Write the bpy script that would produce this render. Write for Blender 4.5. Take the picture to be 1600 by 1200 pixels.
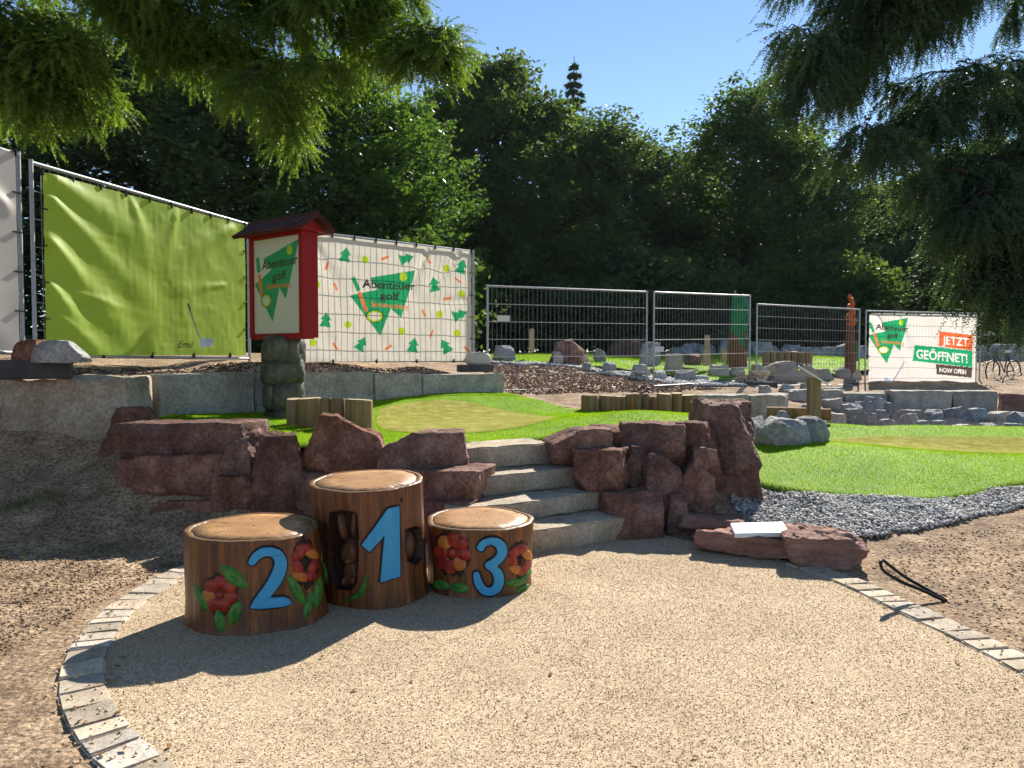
import bpy, bmesh, math, random
import numpy as np
from mathutils import Vector, Matrix, noise
from mathutils.geometry import tessellate_polygon

for o in list(bpy.data.objects):
    bpy.data.objects.remove(o)
SC = bpy.context.scene
COL = SC.collection
R = math.radians

# ------------------------------------------------------------ camera, sky, sun
F = 1200.0; CAMH = 1.6; PITCH = math.atan(45 / F)
cam_d = bpy.data.cameras.new('camera'); cam = bpy.data.objects.new('camera', cam_d); COL.objects.link(cam)
cam.location = (0, 0, CAMH); cam.rotation_euler = (math.pi / 2 - PITCH, 0, 0)
cam_d.sensor_width = 36; cam_d.lens = 36 * F / 1600; cam_d.clip_end = 2000; cam_d.clip_start = .05
SC.camera = cam
SUN_AZ, SUN_EL = R(24.5), R(34)
world = bpy.data.worlds.new('World'); SC.world = world; world.use_nodes = True
wn = world.node_tree; bg = wn.nodes['Background']
sky = wn.nodes.new('ShaderNodeTexSky'); sky.sky_type = 'NISHITA'; sky.sun_disc = False
sky.sun_elevation = SUN_EL; sky.sun_rotation = SUN_AZ; sky.air_density = 1.0; sky.dust_density = 0.0; sky.ozone_density = 2.5; sky.altitude = 900
wn.links.new(sky.outputs[0], bg.inputs[0]); bg.inputs[1].default_value = 0.080
sun_d = bpy.data.lights.new('sun', 'SUN'); sun = bpy.data.objects.new('sun', sun_d); COL.objects.link(sun)
sun_d.energy = 5.0; sun_d.angle = R(.55); sun_d.color = (1, .94, .84)
SUND = Vector((math.sin(SUN_AZ) * math.cos(SUN_EL), math.cos(SUN_AZ) * math.cos(SUN_EL), math.sin(SUN_EL)))
sun.rotation_euler = (-SUND).to_track_quat('-Z', 'Y').to_euler(); sun.location = (10, 20, 30)
SC.view_settings.view_transform = 'Standard'; SC.view_settings.look = 'None'
SC.view_settings.exposure = 1.1; SC.view_settings.gamma = 1

# ------------------------------------------------------------ photo geometry helpers (survey of the place)
CP, SP = math.cos(PITCH), math.sin(PITCH)
def ray(px, py):
    a, b = (px - 800) / F, (600 - py) / F
    return Vector((a, CP + b * SP, b * CP - SP))
def PY(px, py, Y):
    d = ray(px, py); t = Y / d.y
    return Vector((d.x * t, Y, CAMH + d.z * t))
def PZ(px, py, z):
    d = ray(px, py); t = (z - CAMH) / d.z
    return Vector((d.x * t, d.y * t, z))
def pix(V):
    V = np.asarray(V, float); x, y, z = V[..., 0], V[..., 1], V[..., 2] - CAMH
    dep = y * CP - z * SP; up = y * SP + z * CP
    return 800 + F * x / dep, 600 - F * up / dep
def inpoly(x, y, poly):
    x = np.asarray(x, float); y = np.asarray(y, float); r = np.zeros(x.shape, bool); n = len(poly)
    for i in range(n):
        x1, y1 = poly[i][0], poly[i][1]; x2, y2 = poly[(i + 1) % n][0], poly[(i + 1) % n][1]
        if y1 == y2: continue
        c = ((y1 > y) != (y2 > y)) & (x < (x2 - x1) * (y - y1) / (y2 - y1) + x1)
        r ^= c
    return r
def edgedist(x, y, poly):
    d = np.full(np.shape(x), 1e9); n = len(poly)
    for i in range(n):
        ax, ay = poly[i][:2]; bx, by = poly[(i + 1) % n][:2]
        vx, vy = bx - ax, by - ay; t = np.clip(((x - ax) * vx + (y - ay) * vy) / (vx * vx + vy * vy + 1e-9), 0, 1)
        d = np.minimum(d, np.hypot(x - ax - t * vx, y - ay - t * vy))
    return d
class RBF:
    def __init__(s, pts, c=.25):
        p = np.array(pts, float); s.p = p[:, :2]; s.c = c; s.m = p[:, 2].mean()
        d = np.sqrt(((s.p[:, None] - s.p[None]) ** 2).sum(-1) + c * c)
        s.w = np.linalg.solve(d - np.eye(len(p)) * .02, p[:, 2] - s.m)
    def __call__(s, x, y):
        x = np.asarray(x, float); y = np.asarray(y, float); o = np.full(x.shape, s.m)
        for (a, b), w in zip(s.p, s.w): o = o + w * np.sqrt((x - a) ** 2 + (y - b) ** 2 + s.c ** 2)
        return o
def spline(pts, n=8):
    P = [np.array(p, float) for p in pts]; P = [2 * P[0] - P[1]] + P + [2 * P[-1] - P[-2]]; out = []
    for i in range(1, len(P) - 2):
        for k in range(n):
            t = k / n
            out.append(.5 * ((2 * P[i]) + (-P[i - 1] + P[i + 1]) * t + (2 * P[i - 1] - 5 * P[i] + 4 * P[i + 1] - P[i + 2]) * t * t + (-P[i - 1] + 3 * P[i] - 3 * P[i + 1] + P[i + 2]) * t ** 3))
    out.append(P[-2]); return out

# ------------------------------------------------------------ object helpers
def tag(o, label=None, cat=None, group=None, kind=None):
    if label: o['label'] = label
    if cat: o['category'] = cat
    if group: o['group'] = group
    if kind: o['kind'] = kind
    return o
def wloc(o):
    v = Vector((0, 0, 0))
    while o: v = v + o.location; o = o.parent
    return v
def empty(name, loc, label=None, cat=None, group=None):
    o = bpy.data.objects.new(name, None); COL.objects.link(o); o.location = loc; o.empty_display_size = .1
    return tag(o, label, cat, group)
def link(name, me, parent=None, origin=(0, 0, 0), rot=None):
    o = bpy.data.objects.new(name, me); COL.objects.link(o)
    origin = Vector(origin)
    if parent is not None:
        o.parent = parent; o.location = origin - wloc(parent)
    else: o.location = origin
    if rot: o.rotation_euler = rot
    return o
def mesh(name, V, Fc, mat, smooth=False, sharp=None):
    V = np.asarray(V, np.float32)
    me = bpy.data.meshes.new(name)
    if isinstance(Fc, np.ndarray):
        n, k = Fc.shape
        me.vertices.add(len(V)); me.vertices.foreach_set('co', V.ravel())
        me.loops.add(n * k); me.loops.foreach_set('vertex_index', Fc.astype(np.int32).ravel())
        me.polygons.add(n); me.polygons.foreach_set('loop_start', np.arange(0, n * k, k, dtype=np.int32))
        me.update(calc_edges=True)
    else:
        me.from_pydata([tuple(map(float, v)) for v in V], [], [tuple(f) for f in Fc])
    if smooth:
        me.polygons.foreach_set('use_smooth', np.ones(len(me.polygons), bool))
        if sharp: me.set_sharp_from_angle(angle=R(sharp))
    if mat: me.materials.append(mat)
    return me
def part(name, V, Fc, mat, parent=None, origin=None, smooth=False, sharp=None):
    """V in world coordinates"""
    V = np.asarray(V, float)
    if origin is None: origin = wloc(parent) if parent is not None else Vector((V[:, 0].mean(), V[:, 1].mean(), V[:, 2].min()))
    return link(name, mesh(name, V - np.array(origin), Fc, mat, smooth, sharp), parent, origin)
class MB:
    def __init__(s): s.v = []; s.f = []
    def add(s, V, Fc):
        b = len(s.v); s.v += [tuple(v) for v in V]; s.f += [tuple(i + b for i in f) for f in Fc]; return s
    def box(s, c, dims, ax=None, jit=0, rnd=None, bev=0):
        c = Vector(c); X, Y, Z = ax if ax else (Vector((1, 0, 0)), Vector((0, 1, 0)), Vector((0, 0, 1)))
        dx, dy, dz = [d / 2 for d in dims]
        if bev > 0:
            bm = bmesh.new(); bmesh.ops.create_cube(bm, size=1)
            for v in bm.verts: v.co = Vector((v.co.x * dims[0], v.co.y * dims[1], v.co.z * dims[2]))
            bmesh.ops.bevel(bm, geom=list(bm.edges), offset=bev, segments=1, affect='EDGES')
            V = [c + X * v.co.x + Y * v.co.y + Z * v.co.z for v in bm.verts]
            bm.verts.index_update(); Fc = [[v.index for v in f.verts] for f in bm.faces]; bm.free()
            return s.add(V, Fc)
        V = []
        for sx, sy, sz in ((-1, -1, -1), (1, -1, -1), (1, 1, -1), (-1, 1, -1), (-1, -1, 1), (1, -1, 1), (1, 1, 1), (-1, 1, 1)):
            V.append(c + X * (dx * sx) + Y * (dy * sy) + Z * (dz * sz))
        return s.add(V, [(0, 3, 2, 1), (4, 5, 6, 7), (0, 1, 5, 4), (1, 2, 6, 5), (2, 3, 7, 6), (3, 0, 4, 7)])
    def tube(s, pts, r, n=8, cap=True):
        pts = [Vector(p) for p in pts]; rs = r if isinstance(r, (list, tuple)) else [r] * len(pts)
        b = len(s.v); up = None
        for i, p in enumerate(pts):
            d = (pts[min(i + 1, len(pts) - 1)] - pts[max(i - 1, 0)]).normalized()
            if up is None: up = d.orthogonal().normalized()
            a = (up - d * up.dot(d)); a = a.normalized() if a.length > 1e-6 else d.orthogonal().normalized(); up = a; c = d.cross(a)
            for k in range(n):
                t = 2 * math.pi * k / n; s.v.append(tuple(p + a * (rs[i] * math.cos(t)) + c * (rs[i] * math.sin(t))))
        for i in range(len(pts) - 1):
            for k in range(n):
                s.f.append((b + i * n + k, b + i * n + (k + 1) % n, b + (i + 1) * n + (k + 1) % n, b + (i + 1) * n + k))
        if cap:
            s.f.append(tuple(b + k for k in reversed(range(n)))); s.f.append(tuple(b + (len(pts) - 1) * n + k for k in range(n)))
        return s
    def build(s, name, mat, parent=None, origin=None, smooth=False, sharp=40): return part(name, s.v, s.f, mat, parent, origin, smooth, sharp)

# ------------------------------------------------------------ materials
MT = {}
def M(name, cols, scale=5, rough=.85, bump=0, bscale=None, stretch=(1, 1, 1), vary=0, spec=.12, metal=0, transl=0, tcol=None, detail=8, vor=0, fine=None, coat=0, dist=.01, attr=None):
    m = bpy.data.materials.new(name); m.use_nodes = True; nt = m.node_tree; N = nt.nodes; L = nt.links
    bs = N['Principled BSDF']; out = N['Material Output']
    tc = N.new('ShaderNodeTexCoord'); mp = N.new('ShaderNodeMapping'); mp.inputs['Scale'].default_value = stretch
    L.new(tc.outputs['Object'], mp.inputs[0])
    if attr:
        a = N.new('ShaderNodeAttribute'); a.attribute_name = attr; col = a.outputs['Color']
    else:
        nz = N.new('ShaderNodeTexNoise'); nz.inputs['Scale'].default_value = scale; nz.inputs['Detail'].default_value = detail; nz.inputs['Roughness'].default_value = .65
        L.new(mp.outputs[0], nz.inputs['Vector'])
        rp = N.new('ShaderNodeValToRGB'); e = rp.color_ramp.elements
        n = len(cols); lo, hi = .3, .7
        e[0].position = lo; e[0].color = (*cols[0], 1); e[1].position = hi; e[1].color = (*cols[-1], 1)
        for i in range(1, n - 1): x = e.new(lo + (hi - lo) * i / (n - 1)); x.color = (*cols[i], 1)
        L.new(nz.outputs[0], rp.inputs[0]); col = rp.outputs[0]
    vnode = None
    if vor:
        vnode = N.new('ShaderNodeTexVoronoi'); vnode.inputs['Scale'].default_value = vor; L.new(mp.outputs[0], vnode.inputs['Vector'])
        sep = N.new('ShaderNodeSeparateColor'); L.new(vnode.outputs['Color'], sep.inputs[0])
        mr = N.new('ShaderNodeMapRange'); mr.inputs['To Min'].default_value = .55; mr.inputs['To Max'].default_value = 1.4; L.new(sep.outputs[0], mr.inputs[0])
        mx = N.new('ShaderNodeVectorMath'); mx.operation = 'SCALE'; L.new(col, mx.inputs[0]); L.new(mr.outputs[0], mx.inputs['Scale']); col = mx.outputs[0]
    if fine:
        n2 = N.new('ShaderNodeTexNoise'); n2.inputs['Scale'].default_value = fine[0]; n2.inputs['Detail'].default_value = 4; L.new(mp.outputs[0], n2.inputs['Vector'])
        mr = N.new('ShaderNodeMapRange'); mr.inputs['From Min'].default_value = .3; mr.inputs['From Max'].default_value = .7; mr.inputs['To Min'].default_value = 1 - fine[1]; mr.inputs['To Max'].default_value = 1 + fine[1]; L.new(n2.outputs[0], mr.inputs[0])
        mx = N.new('ShaderNodeVectorMath'); mx.operation = 'SCALE'; L.new(col, mx.inputs[0]); L.new(mr.outputs[0], mx.inputs['Scale']); col = mx.outputs[0]
    if vary:
        oi = N.new('ShaderNodeObjectInfo'); hs = N.new('ShaderNodeHueSaturation')
        mr = N.new('ShaderNodeMapRange'); mr.inputs['To Min'].default_value = 1 - vary; mr.inputs['To Max'].default_value = 1 + vary; L.new(oi.outputs['Random'], mr.inputs[0]); L.new(mr.outputs[0], hs.inputs['Value'])
        ml = N.new('ShaderNodeMath'); ml.operation = 'MULTIPLY'; ml.inputs[1].default_value = 7.31; fr = N.new('ShaderNodeMath'); fr.operation = 'FRACT'; L.new(oi.outputs['Random'], ml.inputs[0]); L.new(ml.outputs[0], fr.inputs[0])
        mr2 = N.new('ShaderNodeMapRange'); mr2.inputs['To Min'].default_value = 1 - vary * .8; mr2.inputs['To Max'].default_value = 1 + vary * .5; L.new(fr.outputs[0], mr2.inputs[0]); L.new(mr2.outputs[0], hs.inputs['Saturation'])
        L.new(col, hs.inputs['Color']); col = hs.outputs[0]
    L.new(col, bs.inputs['Base Color'])
    bs.inputs['Roughness'].default_value = rough; bs.inputs['Specular IOR Level'].default_value = spec; bs.inputs['Metallic'].default_value = metal
    if coat: bs.inputs['Coat Weight'].default_value = coat; bs.inputs['Coat Roughness'].default_value = .25
    if bump:
        bn = N.new('ShaderNodeBump'); bn.inputs['Strength'].default_value = bump; bn.inputs['Distance'].default_value = dist
        if vnode is not None and bscale is None:
            mth = N.new('ShaderNodeMath'); mth.operation = 'SUBTRACT'; mth.inputs[0].default_value = 1; L.new(vnode.outputs['Distance'], mth.inputs[1]); L.new(mth.outputs[0], bn.inputs['Height'])
        else:
            nb = N.new('ShaderNodeTexNoise'); nb.inputs['Scale'].default_value = bscale or scale * 3; nb.inputs['Detail'].default_value = 8; nb.inputs['Roughness'].default_value = .6
            L.new(mp.outputs[0], nb.inputs['Vector']); L.new(nb.outputs[0], bn.inputs['Height'])
        L.new(bn.outputs[0], bs.inputs['Normal'])
    if transl:
        tr = N.new('ShaderNodeBsdfTranslucent'); ms = N.new('ShaderNodeMixShader'); ms.inputs[0].default_value = transl
        if tcol:
            mt = N.new('ShaderNodeMix'); mt.data_type = 'RGBA'; mt.blend_type = 'MULTIPLY'; mt.inputs[0].default_value = 1; L.new(col, mt.inputs[6]); mt.inputs[7].default_value = (*tcol, 1); L.new(mt.outputs[2], tr.inputs[0])
        else: L.new(col, tr.inputs[0])
        L.new(bs.outputs[0], ms.inputs[1]); L.new(tr.outputs[0], ms.inputs[2]); L.new(ms.outputs[0], out.inputs[0])
    MT[name] = m; return m

M('dirt', [(.16, .107, .067), (.30, .208, .132), (.45, .33, .21)], 3, .95, 1, 28, fine=(38, .6), dist=.025)
M('patio_gravel', [(.38, .285, .185), (.455, .345, .225), (.52, .405, .27)], 1.1, 1, .5, vor=135, dist=.005)
M('grain', [(.30, .21, .12), (.50, .38, .24), (.72, .60, .44)], 55, .9, detail=2)
M('paver', [(.33, .265, .19), (.44, .365, .275), (.52, .445, .35)], 9, .95, .6, 45, vary=.3, fine=(70, .2), dist=.008)
M('red_rock', [(.09, .042, .028), (.185, .092, .064), (.33, .19, .14)], 3.5, .92, 1, 11, vary=.22, fine=(34, .35), dist=.05)
M('red_slab', [(.17, .085, .062), (.27, .145, .11), (.38, .23, .18)], 3, .9, .9, 12, vary=.1, fine=(30, .25), stretch=(1, 1, 4), dist=.03)
M('grey_rock', [(.17, .17, .165), (.28, .275, .265), (.40, .39, .37)], 3, .9, .7, 12, vary=.2, fine=(25, .25), dist=.03)
M('pale_rock', [(.28, .24, .20), (.38, .33, .28), (.46, .41, .35)], 3, .9, .6, 14, vary=.2, fine=(25, .2), dist=.02)
M('beige_block', [(.24, .19, .135), (.36, .29, .21), (.47, .39, .29)], 2.2, .95, .9, 12, vary=.08, fine=(30, .3), dist=.03)
M('wall_block', [(.23, .21, .175), (.36, .33, .285), (.46, .43, .37)], 3.5, .95, .8, 16, vary=.1, fine=(30, .25), dist=.025)
M('step_stone', [(.27, .215, .15), (.40, .325, .23), (.49, .42, .32)], 4, .92, .7, 22, vary=.16, fine=(36, .25), dist=.015)
M('pebble', [(0.162, 0.158, 0.1485), (0.3645, 0.351, 0.3307), (0.675, 0.648, 0.6075)], 14, .8, detail=2)
M('turf', [(.10, .20, .006), (.15, .27, .008), (.20, .33, .012)], 1.5, .8, .4, 160, fine=(120, .3), dist=.012)
M('blade', [(.13, .26, .006), (.20, .36, .008), (.27, .42, .012)], 2.5, 1, transl=.5, tcol=(1.25, 1.15, .6), detail=6, spec=0, fine=(90, .35))
M('putting', [(.18, .18, .04), (.26, .25, .065), (.38, .35, .12)], 6, 1, .5, 150, fine=(120, .6), dist=.008, spec=0)
M('wild_grass', [(.06, .11, .02), (.12, .17, .04), (.2, .2, .07)], 8, .7, transl=.4)
M('stump_wood', [(.035, .008, .002), (.135, .040, .008), (.27, .090, .018)], 14, .45, .5, 40, stretch=(1, 1, .06), fine=(75, .45), coat=.12, spec=.4, dist=.006)
M('cut_wood', [(.34, .17, .07), (.46, .26, .12), (.54, .34, .18)], 4, .5, .2, 60, coat=.2, fine=(26, .12), dist=.003)
M('stump_rim', [(.13, .065, .028), (.24, .13, .06)], 12, .5, coat=.2)
M('blue_paint', [(.05, .28, .50), (.07, .36, .60)], 12, .45, .2, 40, stretch=(1, 1, .2), dist=.003)
M('burnt_wood', [(.018, .009, .006), (.035, .018, .01)], 14, .55, coat=.2)
M('red_petal', [(.13, .010, .010), (.27, .022, .014), (.36, .07, .02)], 16, .45, coat=.3)
M('yellow_petal', [(.35, .07, .02), (.5, .2, .03)], 16, .45, coat=.3)
M('leaf_paint', [(.02, .09, .015), (.045, .17, .025), (.10, .26, .03)], 22, .45, coat=.3)
M('hare_wood', [(.07, .03, .014), (.15, .07, .032)], 18, .5, coat=.25)
M('log', [(.17, .095, .045), (.27, .16, .075), (.36, .235, .12)], 12, .85, .4, 30, stretch=(1, 1, .08), vary=.2, dist=.006)
M('log_top', [(.36, .26, .15), (.46, .36, .22)], 12, .85, .2, 40)
M('galv', [(.30, .31, .32), (.42, .43, .44)], 20, .5, metal=.35, spec=.5)
M('concrete', [(.055, .055, .056), (.10, .10, .10)], 8, .9, .3, 60, vary=.1)
M('plastic_dark', [(.03, .03, .032), (.045, .045, .046)], 10, .6)
M('banner', [(1, 1, 1)] * 2, rough=.55, transl=.55, attr='print', spec=.35)
M('sign_print', [(1, 1, 1)] * 2, rough=.5, attr='print', spec=.35)
M('sign_red', [(.30, .012, .014), (.36, .018, .02)], 6, .45, .1, 30)
M('roof_shingle', [(.055, .018, .016), (.11, .032, .026)], 8, .7, .4, 30, vary=.2)
M('pillar_stone', [(.03, .032, .024), (.075, .077, .058), (.16, .155, .12)], 4, .6, .5, 18, vary=.25, coat=.15, dist=.015)
M('black_rubber', [(.012, .012, .012), (.02, .02, .02)], 10, .5)
M('white_panel', [(.74, .75, .76), (.80, .80, .80)], 4, .4)
M('water', [(.035, .04, .035), (.05, .055, .05)], 2, .08, .15, 6, spec=.6, dist=.01)
M('bark', [(.035, .026, .018), (.075, .055, .04)], 6, .95, .8, 18, stretch=(1, 1, .3), dist=.03)
M('leaf_dark', [(.042, .066, .027), (.068, .11, .037), (.115, .165, .055)], .9, .55, transl=.5, tcol=(1.3, 1.35, .6), vary=.18, detail=3)
M('leaf_light', [(0.0394, 0.0844, 0.0158), (0.0675, 0.135, 0.0225), (0.1125, 0.1913, 0.0338)], .9, .5, transl=.45, tcol=(1.3, 1.35, .6), vary=.15, detail=3)
M('needle_dark', [(0.0304, 0.0574, 0.0304), (0.054, 0.0929, 0.0439), (0.0844, 0.135, 0.0558)], 1.2, .5, transl=.3, tcol=(1.3, 1.3, .6), vary=.1, detail=3)
M('needle_light', [(.052, .095, .024), (.10, .165, .036), (.16, .235, .05)], 1.6, .45, transl=.58, tcol=(1.4, 1.4, .5), detail=3)
M('green_paint', [(.012, .13, .045), (.02, .22, .08)], 7, .5, .3, 20)
M('orange_paint', [(.36, .07, .015), (.5, .14, .03)], 9, .5, .3, 20)
M('brown_paint', [(.10, .045, .02), (.2, .09, .04)], 9, .6, .3, 20)
M('red_soil', [(.085, .05, .04), (.15, .085, .062), (.21, .125, .09)], 2.5, .95, 1, 22, fine=(30, .4), dist=.06)
M('sack', [(.42, .40, .35), (.55, .53, .47)], 6, .9, .4, 50)
M('tag_white', [(.6, .6, .58), (.7, .7, .68)], 30, .6)

# ------------------------------------------------------------ ground heights
T1 = [(-3.9, 8.4, .88), (-3.3, 7.7, .8), (-2.3, 7.5, .76), (-1.2, 7.5, .74), (-.4, 7.6, .735), (.3, 8.1, .735), (1.0, 8.0, .82), (1.6, 8.1, .86), (2.0, 8.4, .86), (1.5, 9, .94), (.8, 9.3, .86),
      (0, 9.5, .75), (-1, 9.6, .74), (-.7, 10.6, .735), (-1.5, 10.2, .74), (-1, 12.1, .95), (-.4, 12.3, .94), (-1.8, 11.3, .86), (.3, 12, .85), (.9, 11.7, .74), (1.6, 11.8, .73), (2.2, 11.5, .72), (2.2, 9.8, .85), (-2.5, 9.6, .78), (-3.1, 9.8, .82), (-3.6, 8.9, .87), (-2.6, 8.5, .77), (-.3, 11.4, .78)]
T2 = [(2.45, 7.9, .30), (2.79, 7.6, .27), (3.12, 7.5, .244), (3.95, 7.4, .21), (4.62, 7.6, .226), (5.27, 7.9, .283), (7.5, 8.6, .3), (3.05, 9.4, .49), (3.95, 9.6, .52), (5.0, 9.2, .43), (6, 9.1, .38), (7.2, 9.6, .36), (3.2, 8.5, .40), (4.1, 8.5, .39), (5, 8.3, .33),
      (3.4, 10.4, .49), (4.2, 10.5, .42), (5.4, 10.1, .37), (6.4, 10.2, .34), (4.6, 11.0, .42), (5.6, 10.9, .40), (5, 11.5, .5), (6.2, 11.5, .5), (4, 11.7, .5), (3, 11.5, .5), (3, 12.2, .52), (8, 11.5, .48), (4, 12.5, .5)]
T3 = [(-.8, 19.3, 1.5), (1.5, 18.8, 1.42), (3.5, 18.5, 1.22), (4.6, 18.7, 1.05), (6.5, 20.3, 1.12), (9, 21.5, 1.15), (3, 21, 1.47), (6, 23, 1.42), (10, 25, 1.5), (1, 23, 1.55), (4, 26, 1.6), (0, 20.5, 1.52), (-1, 25, 1.6), (11, 23, 1.3), (8, 26.5, 1.6)]
hT1, hT2, hT3 = RBF(T1), RBF(T2), RBF(T3)
G = [(x, y, z - .12) for x, y, z in T1 + T2 + T3]
G += [(x, y, -.06) for x in (-2, -1, 0, 1, 2) for y in (-2, 1, 3, 4.2, 5.4)] + [(.8, 6.4, -.06), (0, 6.1, -.06), (1.6, 6.0, -.06), (2.5, 4.6, -.05), (2.2, 5.6, -.05), (-1, 6.4, -.02), (-2, 6.3, .04)]
G += [(-2.72, 4.6, -.01), (-2.66, 5.2, 0), (-2.45, 5.9, .05), (-2.75, 4, -.01), (-2.2, 3.1, -.02), (2.9, 4.2, -.01), (2.85, 5, -.01), (2.7, 5.7, 0)]
G += [(-3.2, 6.4, .08), (-4, 6.6, .24), (-4.6, 6.5, .22), (-6.5, 6.2, .3), (-5.7, 6.8, .46), (-5.0, 7.2, .5), (-4.4, 7.45, .52), (-5.5, 5.5, .08), (-4, 5.5, .04), (-3.1, 5.2, .01), (-4, 3, .02), (-6, 3, .05), (-3, 2.5, 0), (-8, 5, .2)]
G += [(-2.2, 6.75, .12), (-1.2, 6.75, .08), (-.6, 6.7, .06), (-2.2, 7.15, .55), (-1.2, 7.15, .5), (-3.1, 7.2, .55), (-3.9, 7.6, .66)]
G += [(1.4, 7.0, .05), (1.6, 7.3, .3), (2.1, 7.3, .1), (1.2, 7.5, .55)]
G += [(3.2, 6.1, .02), (2.9, 6.6, .05), (3.1, 7.15, .17), (4, 7.1, .14), (4.9, 7.4, .15), (4, 6.6, .06), (4, 6, .03), (6, 6, .08), (6, 7.6, .16), (5.6, 7.0, .1), (4, 4, .02), (10, 6, .15), (15, 10, .4), (8, 3, .05), (9, 8.5, .2)]
G += [(-4.6, 8.3, 1.2), (-4.95, 8.5, 1.42), (-4.45, 9.5, 1.4), (-3.6, 10.5, 1.4), (-2.7, 11.7, 1.4), (-1.5, 12.9, 1.34), (-.6, 13.8, 1.15), (-5.4, 7.95, 1.25), (-6.8, 7.6, 1.3), (-7, 9, 1.5), (-5, 10, 1.5), (-4, 12, 1.5), (-2, 14, 1.4), (-1, 15, 1.2), (-10, 8, 1.5)]
G += [(-.2, 14.3, .9), (1, 14.6, .88), (2.8, 15.6, .88), (4.5, 16.6, .9), (0, 16, 1.1), (1, 17.3, 1.32), (-.5, 18, 1.38), (2.5, 17.1, 1.1), (3.8, 17.4, .98), (5.5, 17.3, .9), (7, 19, .8), (9, 19.8, .8), (13, 21.0, .8), (13, 17, .75), (9, 17, .72), (7.5, 16.6, .66), (2, 13.3, .72), (.5, 13.3, .78), (4, 14.6, .66), (5.3, 15.3, .62), (3.6, 13.4, .52)]
G += [(6, 13.4, .32), (8, 13.8, .22), (10, 14, .22), (11.5, 14, .22), (7, 12.4, .40), (9, 12.2, .42), (8, 15.5, .32), (10, 15.6, .32), (6.5, 15, .38), (12, 12, .42), (14, 14, .4)]
G += [(-40, 40, 1.7), (40, 40, 1.7), (0, 60, 1.8), (0, 30, 1.62), (10, 30, 1.62), (-10, 20, 1.6), (-10, 30, 1.6), (20, 25, 1.3), (20, 18, .9), (30, 5, .5), (-20, 0, .4), (-30, 20, 1.4), (0, -20, 0), (20, -10, 0), (-20, -20, 0), (60, 0, .6), (-60, 20, 1.4), (0, 120, 1.9), (120, 120, 1.8), (-120, 120, 1.8)]
hG = RBF(G)
def hnoise(x, y, s, seed=0):
    return np.array([noise.fractal(Vector((a * s + seed, b * s, seed)), .8, 2.1, 4) for a, b in zip(np.ravel(x), np.ravel(y))]).reshape(np.shape(x))
# patio outline (centre line of the edging course), an oval of gravel
LE = [(272, 900), (238, 920), (203, 943), (170, 972), (146, 1003), (133, 1030), (128, 1060), (132, 1092), (145, 1120), (165, 1150), (190, 1176)]
left_arc = [tuple(PZ(x, y, 0)[:2]) for x, y in LE]
right_arc = [tuple(PZ(x, y, 0)[:2]) for x, y in [(1290, 896), (1340, 915), (1425, 955), (1510, 995), (1600, 1040)]]
tail = [(2.66, 3.4), (2.45, 2.8), (2.1, 2.3), (1.6, 1.9), (1.0, 1.68), (.4, 1.65), (-.2, 1.8), (-.7, 2.1), (-1.1, 2.5), (-1.38, 2.85)]
edge_curve = [Vector((p[0], p[1], 0)) for p in spline([(-2.30, 6.0)] + left_arc + tail[::-1] + right_arc[::-1] + [(2.12, 5.98)], 10)]
back_edge = [(1.85, 6.1), (1.5, 6.6), (1.15, 7.0), (.2, 6.7), (-.4, 6.8), (-1.4, 6.85), (-2.2, 6.6)]
patio_poly = [(p.x, p.y) for p in edge_curve] + back_edge

turf1 = [(-3.95, 8.2), (-3.3, 7.5), (-2.2, 7.3), (-1.3, 7.25), (-.66, 7.47), (-.2, 7.78), (.27, 8.08), (.7, 7.75), (1.3, 7.75), (1.9, 7.85), (2.2, 8.3), (2.3, 9.0), (2.35, 10.5), (2.4, 11.9), (1.5, 12.0), (.85, 12.0), (.35, 12.6), (-.1, 13.4), (-1.0, 12.7), (-2.1, 11.85), (-3.3, 10.4), (-4.1, 9.15)]
turf2 = [tuple(p) for p in spline([(2.35, 8.3), (2.45, 7.9), (2.79, 7.6), (3.12, 7.5), (3.95, 7.4), (4.62, 7.6), (5.27, 7.9), (7.5, 8.6), (9, 9.3)], 8)] + [(9.5, 11), (8, 11.9), (6.5, 11.9), (5.5, 11.8), (4.8, 12.3), (3.9, 13.0), (2.9, 12.6), (2.45, 10.5)]
turf3 = [(-.9, 19.2), (1.5, 18.6), (3.3, 18.1), (4.6, 18.3), (5.6, 19), (6.5, 20), (9, 21.2), (11, 22.5), (12, 24), (11, 27.5), (6, 27.5), (2, 27), (-1.5, 26)]
# ------------------------------------------------------------ ground sheet
def axis(lo, hi, step, far):
    a = list(np.arange(lo, hi + 1e-6, step)); s = step
    l, h = lo, hi
    while h < far: s *= 1.35; h += s; l -= s; a = [l] + a + [h]
    return np.array(a)
gx, gy = axis(-9, 15, .11, 500), axis(-1, 27, .11, 700)
X, Yg = np.meshgrid(gx, gy); Z = hG(X, Yg)
near = (X > -9.2) & (X < 15.2) & (Yg > 1.5) & (Yg < 27.2)
nz = np.zeros_like(Z); nz[near] = hnoise(X[near], Yg[near], 1.7)
damp = np.clip(edgedist(X, Yg, patio_poly) / .3, 0, 1); damp[inpoly(X, Yg, patio_poly)] = 0
Z = Z + nz * .035 * damp
ring = (Yg < 6.2) & ~inpoly(X, Yg, patio_poly); ed_ = edgedist(X, Yg, [(p.x, p.y) for p in edge_curve[5:-5]] ); bl = np.clip((ed_ - .12) / .7, 0, 1); bl = bl * bl * (3 - 2 * bl)
Z = np.where(ring, (-.004 + nz * .012 * np.clip(ed_ / .3, 0, 1)) * (1 - bl) + Z * bl, Z)
for poly, hf in ((turf1, hT1), (turf2, hT2), (turf3, hT3)):
    mk = inpoly(X, Yg, poly) | (edgedist(X, Yg, poly) < .22); Z = np.where(mk, np.minimum(Z, hf(X, Yg) - .09), Z)
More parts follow.
